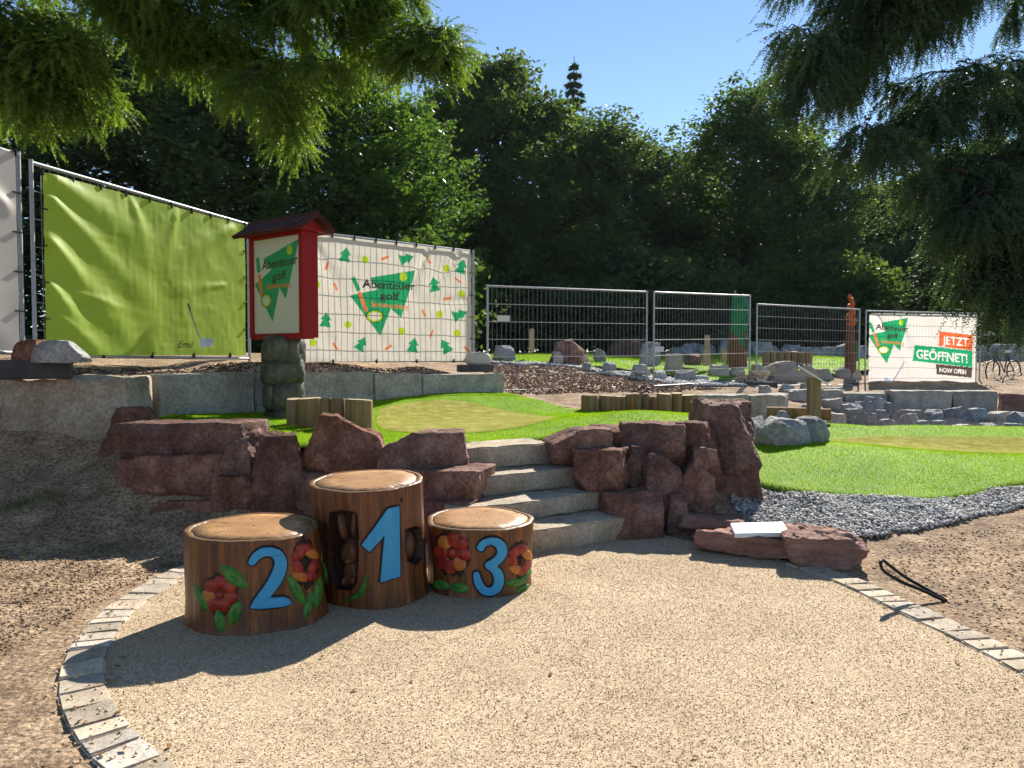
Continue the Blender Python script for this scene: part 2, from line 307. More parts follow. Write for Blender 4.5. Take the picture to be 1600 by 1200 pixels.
far = np.hypot(X, Yg - 15) > 60; Z[far] = np.clip(Z[far], 0, 2.2)
Z = np.where(inpoly(X, Yg, patio_poly), np.minimum(Z, np.where(edgedist(X, Yg, patio_poly) > .13, -.04, -.006)), Z)
def gridmesh(nx, ny):
    i = np.arange(nx * ny).reshape(ny, nx)
    return np.stack([i[:-1, :-1], i[:-1, 1:], i[1:, 1:], i[1:, :-1]], -1).reshape(-1, 4)
V = np.stack([X, Yg, Z], -1).reshape(-1, 3)
ground = part('ground', V, gridmesh(len(gx), len(gy)), MT['dirt'], origin=(0, 0, 0), smooth=True); tag(ground, 'brown bare soil ground sloping up to the fence', 'ground', kind='structure')
from bisect import bisect_right
def gz(x, y):
    x = np.asarray(x, float); y = np.asarray(y, float)
    i = np.clip(np.searchsorted(gx, x) - 1, 0, len(gx) - 2); j = np.clip(np.searchsorted(gy, y) - 1, 0, len(gy) - 2)
    u = (x - gx[i]) / (gx[i + 1] - gx[i]); v = (y - gy[j]) / (gy[j + 1] - gy[j])
    return Z[j, i] * (1 - u) * (1 - v) + Z[j, i + 1] * u * (1 - v) + Z[j + 1, i] * (1 - u) * v + Z[j + 1, i + 1] * u * v
# patio sheet
def sheet(name, poly, hf, step, mat, drop=.06, dropw=.12, micro=0):
    P = np.array(poly); xs = np.arange(P[:, 0].min(), P[:, 0].max() + step, step); ys = np.arange(P[:, 1].min(), P[:, 1].max() + step, step)
    A, B = np.meshgrid(xs, ys); C = hf(A, B); ins = inpoly(A, B, poly); ed = edgedist(A, B, poly)
    C = C - drop * np.clip(1 - ed / dropw, 0, 1) ** 2
    if micro: C = C + micro * hnoise(A, B, 2.2, 3.)
    cells = gridmesh(len(xs), len(ys)); keep = ins.ravel()[cells].sum(1) >= 1; cells = cells[keep]
    ou = ~ins; bd = np.full(ou.sum(), 1e9); ox, oy = A[ou], B[ou]; nx_, ny_ = ox.copy(), oy.copy()
    for i in range(len(poly)):
        ax_, ay_ = poly[i][:2]; bx_, by_ = poly[(i + 1) % len(poly)][:2]; vx, vy = bx_ - ax_, by_ - ay_; t = np.clip(((ox - ax_) * vx + (oy - ay_) * vy) / (vx * vx + vy * vy + 1e-9), 0, 1); qx, qy = ax_ + t * vx, ay_ + t * vy; d_ = np.hypot(ox - qx, oy - qy); m_ = d_ < bd
        bd[m_] = d_[m_]; nx_[m_] = qx[m_]; ny_[m_] = qy[m_]
    A[ou], B[ou] = nx_, ny_; C[ou] = hf(nx_, ny_) - drop
    used = np.unique(cells); remap = np.zeros(A.size, int); remap[used] = np.arange(len(used))
    V = np.stack([A, B, C], -1).reshape(-1, 3)[used]
    return part(name, V, remap[cells], mat, origin=(0, 0, 0), smooth=True)
patio = sheet('patio', patio_poly, lambda a, b: a * 0, .05, MT['patio_gravel'], drop=0, micro=.0025); tag(patio, 'oval patio of fine beige gravel in front of the steps', 'patio', kind='structure')
rng = np.random.default_rng(5)
def scatter(poly, n):
    P = np.array(poly); lo, hi = P.min(0)[:2], P.max(0)[:2]; out = np.zeros((0, 2))
    while len(out) < n:
        q = rng.random((n * 2, 2)) * (hi - lo) + lo; out = np.concatenate([out, q[inpoly(q[:, 0], q[:, 1], poly)]])
    return out[:n]
OCT = np.array([(1, 0, 0), (0, 1, 0), (-1, 0, 0), (0, -1, 0), (0, 0, 1), (0, 0, -1)], float)
OCTF = np.array([(0, 1, 4), (1, 2, 4), (2, 3, 4), (3, 0, 4), (1, 0, 5), (2, 1, 5), (3, 2, 5), (0, 3, 5)])
def ico(sub):
    bm = bmesh.new(); bmesh.ops.create_icosphere(bm, subdivisions=sub, radius=1); bm.verts.index_update()
    V = np.array([v.co[:] for v in bm.verts]); Fc = np.array([[v.index for v in f.verts] for f in bm.faces]); bm.free(); return V, Fc
ICO = {k: ico(k) for k in (1, 2, 3, 4, 5)}
def stones(name, pts, z, size, base, mat, flat=.6, jit=.3):
    BV, BF = base; n = len(pts); k = len(BV)
    s = size * (0.6 + .8 * rng.random((n, 1, 1))); sc = np.stack([np.ones(n), .6 + .4 * rng.random(n), flat * (.7 + .6 * rng.random(n))], -1)[:, None]
    V = BV[None] * (1 + jit * (rng.random((n, k, 1)) - .5)) * sc * s
    a = rng.random(n) * 6.283; t = (rng.random(n) - .5) * 1.2
    ct, st = np.cos(t)[:, None], np.sin(t)[:, None]; y, zz = V[..., 1] * ct - V[..., 2] * st, V[..., 1] * st + V[..., 2] * ct
    ca, sa = np.cos(a)[:, None], np.sin(a)[:, None]
    W = np.stack([V[..., 0] * ca - y * sa + pts[:, 0:1], V[..., 0] * sa + y * ca + pts[:, 1:2], zz + z[:, None]], -1).reshape(-1, 3)
    Fc = (BF[None] + (np.arange(n) * k)[:, None, None]).reshape(-1, 3)
    return part(name, W, Fc, mat, origin=(0, 0, 0))
vis_patio = [p for p in patio_poly if p[1] > 2.6] 
p = scatter(vis_patio, 75000)
TET = (np.array([(1, 0, -.4), (-.5, .87, -.4), (-.5, -.87, -.4), (.1, .05, .7)]), np.array([(0, 2, 1), (0, 1, 3), (1, 2, 3), (2, 0, 3)]))
o = stones('gravel_grains', p, .0015 + rng.random(len(p)) * .002, .0043, TET, MT['grain']); tag(o, 'loose fine beige gravel grains lying on the patio', 'gravel', kind='stuff')
# edging course
def sett_mesh(l, seed):
    rr = random.Random(seed); bm = bmesh.new(); bmesh.ops.create_cube(bm, size=1)
    for v in bm.verts: v.co = Vector((v.co.x * l, v.co.y * .205, v.co.z * .1))
    bmesh.ops.bevel(bm, geom=list(bm.edges), offset=.009, segments=2, affect='EDGES')
    for v in bm.verts: v.co += Vector([(rr.random() - .5) * .007 for _ in range(3)])
    me = bpy.data.meshes.new('edging_stone'); bm.to_mesh(me); bm.free(); me.materials.append(MT['paver']); return me
setts = {l: [sett_mesh(l - .008, i + int(l * 1000)) for i in range(3)] for l in (.105, .14, .2)}
L = [0]
for a, b in zip(edge_curve, edge_curve[1:]): L.append(L[-1] + (b - a).length)
def along(s):
    i = min(max(bisect_right(L, s) - 1, 0), len(L) - 2); t = (s - L[i]) / (L[i + 1] - L[i]); return edge_curve[i].lerp(edge_curve[i + 1], t), (edge_curve[i + 1] - edge_curve[i]).normalized()
rr = random.Random(3); s = .02
while s < L[-1] - .2:
    l = rr.choice([.105, .14, .2, .2, .14]); c, d = along(s + l / 2)
    link('edging_stone', rr.choice(setts[l]), patio, (c.x, c.y, -.038 + rr.uniform(-.004, .004)), (rr.uniform(-.02, .02), rr.uniform(-.02, .02), math.atan2(d.y, d.x) + rr.uniform(-.03, .03))); s += l

# ------------------------------------------------------------ rocks
def rockV(dims, seed, sub=3, cuts=9, rough=.05, k=5, taper=0, peak=0, fs=1.):
    """block broken along flat planes, then weathered"""
    rr = random.Random(seed); am = rough * min(dims)
    if k >= 4:
        bm = bmesh.new(); bmesh.ops.create_cube(bm, size=2)
        for _ in range(cuts + 3):
            m = Vector((rr.gauss(0, 1), rr.gauss(0, 1), rr.gauss(0, .75))).normalized(); d = rr.uniform(.58, .9) * (abs(m.x) + abs(m.y) + abs(m.z)) * .93
            r = bmesh.ops.bisect_plane(bm, geom=list(bm.verts) + list(bm.edges) + list(bm.faces), plane_co=m * d, plane_no=m, clear_outer=True)
            ce = [g for g in r['geom_cut'] if isinstance(g, bmesh.types.BMEdge)]
            if len(ce) > 2: bmesh.ops.contextual_create(bm, geom=ce)
        bmesh.ops.dissolve_degenerate(bm, dist=.02, edges=list(bm.edges))
        bmesh.ops.bevel(bm, geom=list(bm.edges), offset=.022 + .02 * rr.random(), segments=1, affect='EDGES', clamp_overlap=True)
        bmesh.ops.triangulate(bm, faces=list(bm.faces)); lim = {2: .7, 3: .42, 4: .26, 5: .17}[sub]
        for _ in range(5):
            le = [e for e in bm.edges if e.calc_length() > lim]
            if not le: break
            bmesh.ops.subdivide_edges(bm, edges=le, cuts=1); bmesh.ops.triangulate(bm, faces=[f for f in bm.faces if len(f.verts) > 3])
        bmesh.ops.remove_doubles(bm, verts=list(bm.verts), dist=.01); bmesh.ops.recalc_face_normals(bm, faces=list(bm.faces)); bm.normal_update(); bm.verts.index_update()
        p = np.array([v.co[:] for v in bm.verts]); n = np.array([v.normal[:] for v in bm.verts]); Fc = np.array([[v.index for v in f.verts] for f in bm.faces if len(f.verts) == 3]); bm.free()
    else:
        n, Fc = ICO[sub]; p = n / ((np.abs(n) ** k).sum(1, keepdims=True) ** (1 / k))
    p = (p - (p.max(0) + p.min(0)) / 2) / ((p.max(0) - p.min(0)) / 2)
    t = np.clip((p[:, 2] + 1) / 2, 0, 1)[:, None]
    p = np.concatenate([p[:, :2] * (1 - taper * t) + np.array([peak, 0]) * t, p[:, 2:]], 1)
    p = p * np.array(dims) / 2
    sd = seed * 3.17; q = p / (sum(dims) / 3) * 3.0 * fs
    def nf(a, b, c):
        v = Vector((a + sd, b, c)); r = 1 - abs(noise.noise(v * 1.9)) * 2
        return noise.fractal(v * 1.6, .6, 2.2, 6) * .75 + .4 * noise.noise(v * .7) + .4 * r * abs(r) + .35 * noise.noise(Vector((a * .8 + sd, b * .8, c * 5)))
    dn = np.array([nf(a, b, c) for a, b, c in q])
    return p + n * (dn * am)[:, None], Fc
def rock(x0, y0, x1, y1, Y, th, seed, parent=None, mat='red_rock', name='boulder', rot=0, taper=.1, peak=0, sub=3, cuts=9, rough=.06, tilt=0, k=5, bury=0, fat=1.04):
    c = PY((x0 + x1) / 2, (y0 + y1) / 2, Y); w, h = (x1 - x0) * Y / F, (y1 - y0) * Y / F
    if bury: c.z -= bury / 2; h += bury
    V, Fc = rockV((w * fat, th, h * fat), seed, sub, cuts, rough, k, taper, peak)
    Rm = np.array(Matrix.Rotation(rot, 3, 'Z') @ Matrix.Rotation(tilt, 3, 'Y'))
    V = V @ Rm.T + np.array(c)
    return part(name, V, Fc, MT[mat], parent, origin=c, smooth=True, sharp=32)
wl = empty('dry_stone_wall', (-1.9, 7.0, .1), 'rough red sandstone boulder wall behind the stump podium, left of the steps', 'stone wall')
for a in [(152, 645, 243, 775, 7.75, .7, 1, .5, .3), (212, 662, 402, 722, 7.3, .6, 2, .02, 0), (200, 716, 248, 765, 7.2, .5, 3, 0, 0), (238, 712, 354, 788, 7.1, .6, 4, .05, 0), (362, 676, 414, 750, 7.15, .5, 5, .2, .1),
          (348, 744, 414, 812, 6.98, .5, 6, .1, 0), (403, 686, 484, 815, 6.98, .5, 7, .3, -.1), (468, 655, 616, 752, 7.12, .7, 8, .55, .0), (600, 678, 724, 736, 6.98, .65, 9, .15, .05), (606, 732, 764, 786, 6.8, .55, 10, .02, 0),
          (640, 780, 745, 830, 6.65, .5, 11, .05, 0), (478, 740, 612, 825, 6.95, .6, 12, .05, 0), (330, 716, 366, 760, 7.2, .4, 13, 0, 0), (250, 780, 350, 815, 6.9, .4, 14, .1, 0)]:
    rock(*a[:7], parent=wl, taper=a[7], peak=a[8], sub=5, rough=.042, cuts=4, fat=1.13, rot=.12 * math.sin(a[6]))
wr = empty('dry_stone_wall', (1.4, 7.2, .05), 'rough red sandstone boulder wall right of the steps, ending in a tall boulder', 'stone wall')
for a in [(855, 670, 942, 728, 7.6, .6, 21, .05, 0), (922, 664, 1002, 706, 7.75, .6, 22, .1, 0), (898, 704, 984, 780, 7.25, .55, 23, .05, 0), (965, 664, 1086, 726, 7.6, .7, 24, .2, -.1), (966, 698, 1008, 768, 7.35, .45, 25, .1, 0),
          (994, 712, 1064, 800, 7.15, .5, 26, .3, .2), (942, 772, 1042, 842, 6.88, .5, 27, .1, 0), (1046, 666, 1116, 790, 7.55, .6, 28, .2, .1), (1080, 638, 1178, 812, 7.95, .95, 29, .22, -.05), (1056, 716, 1114, 812, 7.3, .5, 30, .2, .1), (1082, 698, 1116, 730, 7.25, .35, 31, .1, 0), (1030, 770, 1070, 830, 7.05, .4, 32, .1, 0)]:
    rock(*a[:7], parent=wr, taper=a[7], peak=a[8], sub=5, cuts=6, fat=1.1, rough=.042 if a[6] != 29 else .07, rot=.25 * math.sin(a[6]))
def slab(cx, cy, dims, rz, seed, label, tilt=(0, 0), z=0, mat='red_slab', rough=.12):
    V, Fc = rockV(dims, seed, 5, 6, rough, 7, .06); Rm = np.array(Matrix.Rotation(rz, 3, 'Z') @ Matrix.Rotation(tilt[0], 3, 'X') @ Matrix.Rotation(tilt[1], 3, 'Y'))
    V = V @ Rm.T + np.array((cx, cy, z + dims[2] * .32)); o = part('rock_slab', V, Fc, MT[mat], origin=(cx, cy, z), smooth=True, sharp=38); return tag(o, label, 'rock slab')
a = PZ(1105, 822, .06); slab(a.x, a.y + .1, (.72, .7, .17), -.3, 41, 'low flat red slab at the foot of the tall boulder', (-.1, .05))
a = PZ(1190, 858, .05); slab(a.x, a.y + .12, (.95, .5, .2), -.42, 42, 'long flat red slab carrying the white panel', (0, .02))
a = PZ(1292, 862, .1); slab(a.x, a.y + .1, (.62, .55, .27), -.35, 43, 'thick red stone block at the end of the patio edging', (0, 0))
a = PZ(1188, 835, .17)
wp = MB().box((a.x, a.y + .03, .20), (.42, .24, .04), (Vector((.97, -.12, .05)).normalized(), Vector((.12, .97, .14)).normalized(), Vector((-.05, -.14, .97)).normalized()), bev=.006).build('stone_plate', MT['white_panel']); tag(wp, 'blank white rectangular plate lying on the flat red slab', 'plate')

# ------------------------------------------------------------ steps
st = empty('stone_steps', (.6, 6.8, 0), 'four pale sandstone block steps up to the turf', 'steps')
sd = Vector((.84, .54, 0)).normalized(); sn = Vector((-sd.y, sd.x, 0)); zt = [0, .187, .345, .525, .735]
front0 = Vector((1.04, 6.70, 0))
for i in range(4):
    fr = front0 + sn * (.37 * i) - sd * (.02 * i); wid = [1.55, 1.5, 1.45, 1.2][i]; dep = .52 if i < 3 else .45
    bm = bmesh.new(); bmesh.ops.create_cube(bm, size=1); hh = zt[i + 1] - zt[i] + (.05 if i == 0 else -.003)
    for v in bm.verts: v.co = Vector((v.co.x * wid, v.co.y * dep, v.co.z * hh))
    bmesh.ops.bevel(bm, geom=list(bm.edges), offset=.012, segments=2, affect='EDGES')
    bmesh.ops.subdivide_edges(bm, edges=[e for e in bm.edges if e.calc_length() > .3], cuts=14, use_grid_fill=True)
    for v in bm.verts: v.co += Vector([noise.fractal(v.co * 5 + Vector((i * 7, j * 9, 0)), .7, 2, 5) * .013 for j in range(3)])
    c = fr - sd * (wid / 2) + sn * (dep / 2); c.z = zt[i + 1] - hh / 2
    V = [c + sd * v.co.x + sn * v.co.y + Vector((0, 0, v.co.z)) for v in bm.verts]; bm.verts.index_update(); Fc = [[v.index for v in f.verts] for f in bm.faces]; bm.free()
    part('step', V, Fc, MT['step_stone'], st, origin=c, smooth=True, sharp=30)

# ------------------------------------------------------------ turf
put1 = [tuple(p[:2]) for p in spline([PZ(x, y, .75)[:2] for x, y in [(588, 656), (604, 646), (700, 641), (800, 645), (856, 651), (876, 658), (840, 667), (760, 673), (680, 675), (604, 671), (588, 662)]], 5)]
put2 = [tuple(p) for p in spline([(4.25, 10.1), (5.2, 9.7), (6.5, 9.7), (7.6, 10), (7.6, 10.8), (6.2, 11.0), (5.2, 11.05), (4.4, 10.7), (4.1, 10.2)], 5)]
TH = [(turf1, hT1, put1, .05, 160000, .021, 'bright green artificial turf grass on the raised plateau by the sign'), (turf2, hT2, put2, .05, 140000, .021, 'bright green artificial turf grass on the low mound beside the grey gravel'), (turf3, hT3, None, .12, 45000, .05, 'bright green artificial turf grass behind the mesh fence')]
for poly, hf, put, stp, nb, bh, lab in TH:
    o = sheet('turf', poly, hf, stp, MT['turf'], drop=.035, dropw=.05); tag(o, lab.replace('grass', 'ground'), 'turf', kind='structure')
    if put:
        o = sheet('putting_surface', put, lambda a, b, hf=hf: hf(a, b) + .012, .05, MT['putting'], drop=.006); tag(o, 'sandy olive putting surface set into turf', 'putting green', kind='structure')
    q = scatter(poly, nb)
    if put: q = q[~(inpoly(q[:, 0], q[:, 1], put) & (rng.random(len(q)) > .75 * np.exp(-edgedist(q[:, 0], q[:, 1], put) / .07)))]
    ed = edgedist(q[:, 0], q[:, 1], poly); z0 = hf(q[:, 0], q[:, 1]) - .035 * np.clip(1 - ed / .05, 0, 1) ** 2 - .003
    n = len(q); a = rng.random(n) * 6.283; wd = bh * (.10 + .08 * rng.random(n)); hh = bh * (.55 + .6 * rng.random(n)); lean = hh * .5
    la = rng.random(n) * 6.283
    P0 = np.stack([q[:, 0] - np.cos(a) * wd, q[:, 1] - np.sin(a) * wd, z0], -1); P1 = np.stack([q[:, 0] + np.cos(a) * wd, q[:, 1] + np.sin(a) * wd, z0], -1)
    P2 = np.stack([q[:, 0] + np.cos(la) * lean, q[:, 1] + np.sin(la) * lean, z0 + hh], -1)
    o = part('turf_grass', np.stack([P0, P1, P2], 1).reshape(-1, 3), np.arange(n * 3).reshape(-1, 3), MT['blade'], origin=(0, 0, 0)); tag(o, lab, 'grass', kind='stuff')
# grey gravel bed
grav = [(2.15, 7.7), (2.15, 7.0), (2.45, 6.62), (2.75, 6.45), (3.05, 6.45), (3.5, 6.6), (4.0, 6.85), (4.9, 7.3), (6.5, 7.8), (8, 8.3), (7.5, 8.65), (5.27, 7.98), (4.62, 7.68), (3.95, 7.48), (3.12, 7.58), (2.79, 7.68), (2.5, 8.0), (2.3, 8.3)]
q = scatter(grav, 19000); ed = edgedist(q[:, 0], q[:, 1], grav); q = q[(ed > .06) | (rng.random(len(q)) < .5)]
o = stones('gravel_stones', q, gz(q[:, 0], q[:, 1]) + .008 + rng.random(len(q)) * .022 + .075 * np.clip(1 - (edgedist(q[:, 0], q[:, 1], turf2) - .05) / .3, 0, 1), .021, (OCT, OCTF), MT['pebble'], .65, .7); tag(o, 'bed of grey crushed stone below the turf mound', 'gravel', kind='stuff')
grav2 = [(-.8, 18.5), (.6, 17.9), (2, 17.3), (3, 16.9), (4.2, 16.6), (5.2, 17.0), (5, 18), (4.2, 18.1), (3, 17.9), (1.5, 18.4), (-.6, 19)]
q = scatter(grav2, 5200)
o = stones('gravel_stones', q, gz(q[:, 0], q[:, 1]) + .03, .05, ICO[1], MT['pebble'], .6, .5); tag(o, 'strip of grey crushed stone along the soil slope behind the fence', 'gravel', kind='stuff')
# soil crumbs, wood chips, tufts
for poly, n, sz, mt, lab in [([(-6, 2), (-2.3, 2.2), (-2.75, 4), (-2.6, 5.6), (-2.3, 6.3), (-3, 7), (-6, 7)], 13000, .014, 'dirt', 'loose soil crumbs left of the patio'), ([(-6, 2), (-2.3, 2.2), (-2.75, 4), (-2.6, 5.6), (-6, 6.4)], 3500, .008, 'grain', 'pale wood chips and grit strewn on the soil left of the patio'), ([(2.8, 3.5), (6, 3.5), (7, 7.5), (4, 6.7), (3.2, 6.3), (2.7, 5.8)], 5500, .012, 'dirt', 'loose soil crumbs right of the patio'),
                           ([(-.3, 14), (3, 15.4), (4.5, 16.5), (1, 17.4), (-.8, 18.2)], 4200, .035, 'red_soil', 'clods of reddish soil on the slope behind the fence'), ([(-5.2, 8.3), (-4.7, 8.1), (-3.2, 10.9), (-.6, 13.2), (-.9, 13.8), (-3.5, 11.6)], 2800, .022, 'red_soil', 'clods of reddish soil between the block wall and the fence')]:
    q = scatter(poly, n); o = stones('soil_crumbs', q, gz(q[:, 0], q[:, 1]) + sz * .25, sz, TET, MT[mt], .6, .5); tag(o, lab, 'soil', kind='stuff')
q = np.concatenate([scatter([(-6, 5.4), (-4.3, 5.7), (-3.1, 5.85), (-3.0, 6.1), (-4.2, 6.0), (-6, 5.8)], 500), scatter([(-6, 6.4), (-4.2, 6.5), (-3.9, 6.9), (-6, 6.9)], 1500), scatter([(-2.9, 5.6), (-2.6, 5.8), (-2.7, 6.1), (-3, 6)], 130)])
cl = np.array([noise.noise(Vector((a * 2.3, b * 2.3, 4))) for a, b in q]) > .02; q = q[cl]; n = len(q); z0 = gz(q[:, 0], q[:, 1]) - .005
a = rng.random(n) * 6.283; hh = .03 + .07 * rng.random(n); la = rng.random(n) * 6.283; wd = .003
V = np.stack([np.stack([q[:, 0] - np.cos(a) * wd, q[:, 1] - np.sin(a) * wd, z0], -1), np.stack([q[:, 0] + np.cos(a) * wd, q[:, 1] + np.sin(a) * wd, z0], -1), np.stack([q[:, 0] + np.cos(la) * hh * .5, q[:, 1] + np.sin(la) * hh * .5, z0 + hh], -1)], 1).reshape(-1, 3)
o = part('wild_grass', V, np.arange(n * 3).reshape(-1, 3), MT['wild_grass'], origin=(0, 0, 0)); tag(o, 'thin weedy grass on the soil below the block wall', 'grass', kind='stuff')

# dead leaves, twigs and grit blown over the patio and its edging
M('dead_leaf', [(.09, .045, .02), (.20, .11, .045), (.32, .20, .09)], 30, .8, transl=.25, detail=2)
ec = np.array([(p.x, p.y) for p in edge_curve if p.y > 2.6]); k_ = rng.integers(0, len(ec), 120); q = np.concatenate([ec[k_] + rng.normal(size=(120, 2)) * .14, scatter(vis_patio, 90), scatter([(-5.5, 2.5), (-2.7, 3), (-2.8, 5.5), (-5.5, 6)], 160), scatter([(3, 4), (5, 4), (5, 6.8), (3.2, 6)], 60)])
n = len(q); zq = np.maximum(gz(q[:, 0], q[:, 1]), .0) + .006 + .012 * (edgedist(q[:, 0], q[:, 1], [tuple(e) for e in ec]) < .11); a = rng.random(n) * 6.283; l_ = .008 + .016 * rng.random(n); w_ = l_ * (.2 + .4 * rng.random(n)); tz_ = rng.normal(size=(n, 4)) * .004
ca, sa = np.cos(a), np.sin(a); V = np.stack([np.stack([q[:, 0] + ca * u * l_ - sa * v * w_, q[:, 1] + sa * u * l_ + ca * v * w_, zq + np.abs(tz_[:, i_])], -1) for i_, (u, v) in enumerate([(-1, 0), (0, -1), (1, 0), (0, 1)])], 1).reshape(-1, 3)
o = part('leaf_litter', V, np.arange(n * 4).reshape(-1, 4), MT['dead_leaf'], origin=(0, 0, 0)); tag(o, 'small dead leaves and bits of bark strewn over patio and soil', 'leaf litter', kind='stuff')
q = np.concatenate([ec[rng.integers(0, len(ec), 260)] + rng.normal(size=(260, 2)) * .11, scatter([(-4.2, 2.6), (-2.75, 3.2), (-2.75, 5.6), (-4.2, 6)], 260), scatter([(2.9, 4), (4.6, 4), (4.6, 6.5), (3.2, 6)], 160)])
zq = np.maximum(gz(q[:, 0], q[:, 1]), 0) + .004 + .012 * (edgedist(q[:, 0], q[:, 1], [tuple(e) for e in ec]) < .10)
o = stones('spilled_grit', q, zq, .008, (OCT, OCTF), MT['grain'], .7, .5); tag(o, 'spilled gravel grit along the edging stones and on the soil', 'gravel', kind='stuff')

# ------------------------------------------------------------ stump podium
ZM = 2.7586
def zp(l): return [(270 + x / ZM, 720 + y / ZM) for x, y in l]
class Stump:
    def __init__(s, label, base, rb, rt, lean, h, seed, tiltz, niches=()):
        s.c = Vector((base[0], base[1], 0)); s.rb, s.rt, s.lean, s.h, s.seed, s.tl = rb, rt, lean, h, seed, tiltz
        s.root = empty('stump_podium_block', s.c, label, 'stump', 'carved stump winners podium'); s.niches = niches
        nt, nz_ = (330, 110) if niches else (170, 50); th = np.linspace(0, 2 * math.pi, nt, endpoint=False); zz = np.linspace(0, 1, nz_)
        T, Zf = np.meshgrid(th, zz); P = s.surf(T, Zf, 0); px, py = pix(P)
        dep = np.zeros_like(T); vis = np.sin(T) < .1
        for poly, d in niches:
            c = np.mean(poly, 0)
            for sc_, f in ((1.0, .5), (.9, 1)):
                pl = [(c[0] + (x - c[0]) * sc_, c[1] + (y - c[1]) * sc_) for x, y in poly]; dep = np.where(inpoly(px, py, pl) & vis, d * f, dep)
        V = s.surf(T, Zf, -dep).reshape(-1, 3); i = np.arange(nt * nz_).reshape(nz_, nt); j = np.roll(i, -1, 1)
        Fc = np.stack([i[:-1], j[:-1], j[1:], i[1:]], -1).reshape(-1, 4)
        tr_ = part('trunk', V, Fc, MT['stump_wood'], s.root, smooth=True, sharp=50)
        if niches:
            tr_.data.materials.append(MT['burnt_wood']); fd = dep.ravel()[Fc].max(1) > 0; tr_.data.polygons.foreach_set('material_index', fd.astype(np.int32)); tr_.data.update()
        # top: rim, groove, cut face
        def ring(fr, dz): P = s.surf(th, np.ones(nt), 0); c = s.topc(); Q = c + (P - c) * fr; Q[:, 2] += dz; return Q
        rings = [ring(1, 0), ring(.985, .006), ring(.93, .008), ring(.905, .004), ring(.895, -.012)]
        V = np.concatenate(rings); k = np.arange(nt); Fc = np.concatenate([np.stack([k + r * nt, (k + 1) % nt + r * nt, (k + 1) % nt + (r + 1) * nt, k + (r + 1) * nt], -1) for r in range(4)])
        part('rim', V, Fc, MT['stump_rim'], s.root, smooth=True)
        rings = [ring(.895, -.012), ring(.882, .006), ring(.6, .009), ring(.3, .010), ring(.02, .010)]
        V = np.concatenate(rings); Fc = np.concatenate([np.stack([k + r * nt, (k + 1) % nt + r * nt, (k + 1) % nt + (r + 1) * nt, k + (r + 1) * nt], -1) for r in range(4)])
        part('cut_face', V, Fc, MT['cut_top'], s.root, smooth=True)
    def topc(s): return np.array([s.c.x + s.lean[0], s.c.y + s.lean[1], s.h])
    def surf(s, T, Zf, off):
        T = np.asarray(T, float); Zf = np.asarray(Zf, float)
        r = s.rb + (s.rt - s.rb) * Zf + .035 * s.rb * np.exp(-Zf * 7)
        sd = s.seed
        r = r * (1 + .026 * np.sin(2 * T + sd) + .022 * np.sin(3 * T + 2 * sd + .6 * Zf) + .016 * np.sin(5 * T + sd * 3 + 1.2 * Zf) + .009 * np.sin(9 * T + sd + 2 * Zf) + .005 * np.sin(17 * T + 1.5 * np.sin(3 * Zf + sd)) + .003 * np.sin(41 * T + 1.5 * np.sin(4 * Zf + sd)))
        r = r + off
        x = s.c.x + s.lean[0] * Zf + r * np.cos(T); y = s.c.y + s.lean[1] * Zf + r * np.sin(T)
        z = Zf * (s.h + s.tl[0] * np.cos(T) * r + s.tl[1] * np.sin(T) * r)
        return np.stack([x, y, z], -1)
    def tz(s, px, py):     # pixel -> (theta, zfrac) on the near side
        T = -math.pi / 2 + np.zeros(len(px)); Zf = np.full(len(px), .5)
        for _ in range(30):
            P = s.surf(T, Zf, 0); a, b = pix(P); T2 = s.surf(T + .02, Zf, 0); a2, _b = pix(T2); Z2 = s.surf(T, Zf + .02, 0); _a, b2 = pix(Z2)
            gt = np.maximum((a2 - a) / .02, 40); gzz = (b2 - b) / .02
            T = T + np.clip((np.array(px) - a) / gt, -.25, .25); Zf = Zf + np.clip((np.array(py) - b) / gzz, -.2, .2)
            T = np.clip(T, -math.pi - .1, .1); Zf = np.clip(Zf, .01, 1)
        return T, Zf
    def poly(s, name, pts, out, inn, mat, parent=None, cuts=1):
        bm = bmesh.new(); dense = []
        for i in range(len(pts)):
            a, b = np.array(pts[i]), np.array(pts[(i + 1) % len(pts)]); dense += [a, (a + b) / 2]
        pts = dense; vs = [bm.verts.new((x, -y, 0)) for x, y in pts]
        for t in tessellate_polygon([[Vector((x, -y, 0)) for x, y in pts]]):
            try: bm.faces.new([vs[i] for i in t])
            except ValueError: pass
        bmesh.ops.subdivide_edges(bm, edges=list(bm.edges), cuts=cuts, use_grid_fill=True)
        bmesh.ops.triangulate(bm, faces=list(bm.faces)); bmesh.ops.recalc_face_normals(bm, faces=list(bm.faces))
        bm.verts.index_update(); A = np.array([v.co[:] for v in bm.verts]); T, Zf = s.tz(A[:, 0], -A[:, 1]); n = len(A)
        f = [[v.index for v in q.verts] for q in bm.faces]
        if bm.faces and sum(q.normal.z for q in bm.faces) < 0: f = [x[::-1] for x in f]
        side = []
        for e in bm.edges:
            if len(e.link_faces) == 1: a, b = e.verts[0].index, e.verts[1].index; side.append((a, b, b + n, a + n))
        bm.free(); V = np.concatenate([s.surf(T, Zf, out), s.surf(T, Zf, inn)])
        return part(name, V, f + side, MT[mat], parent or s.root)
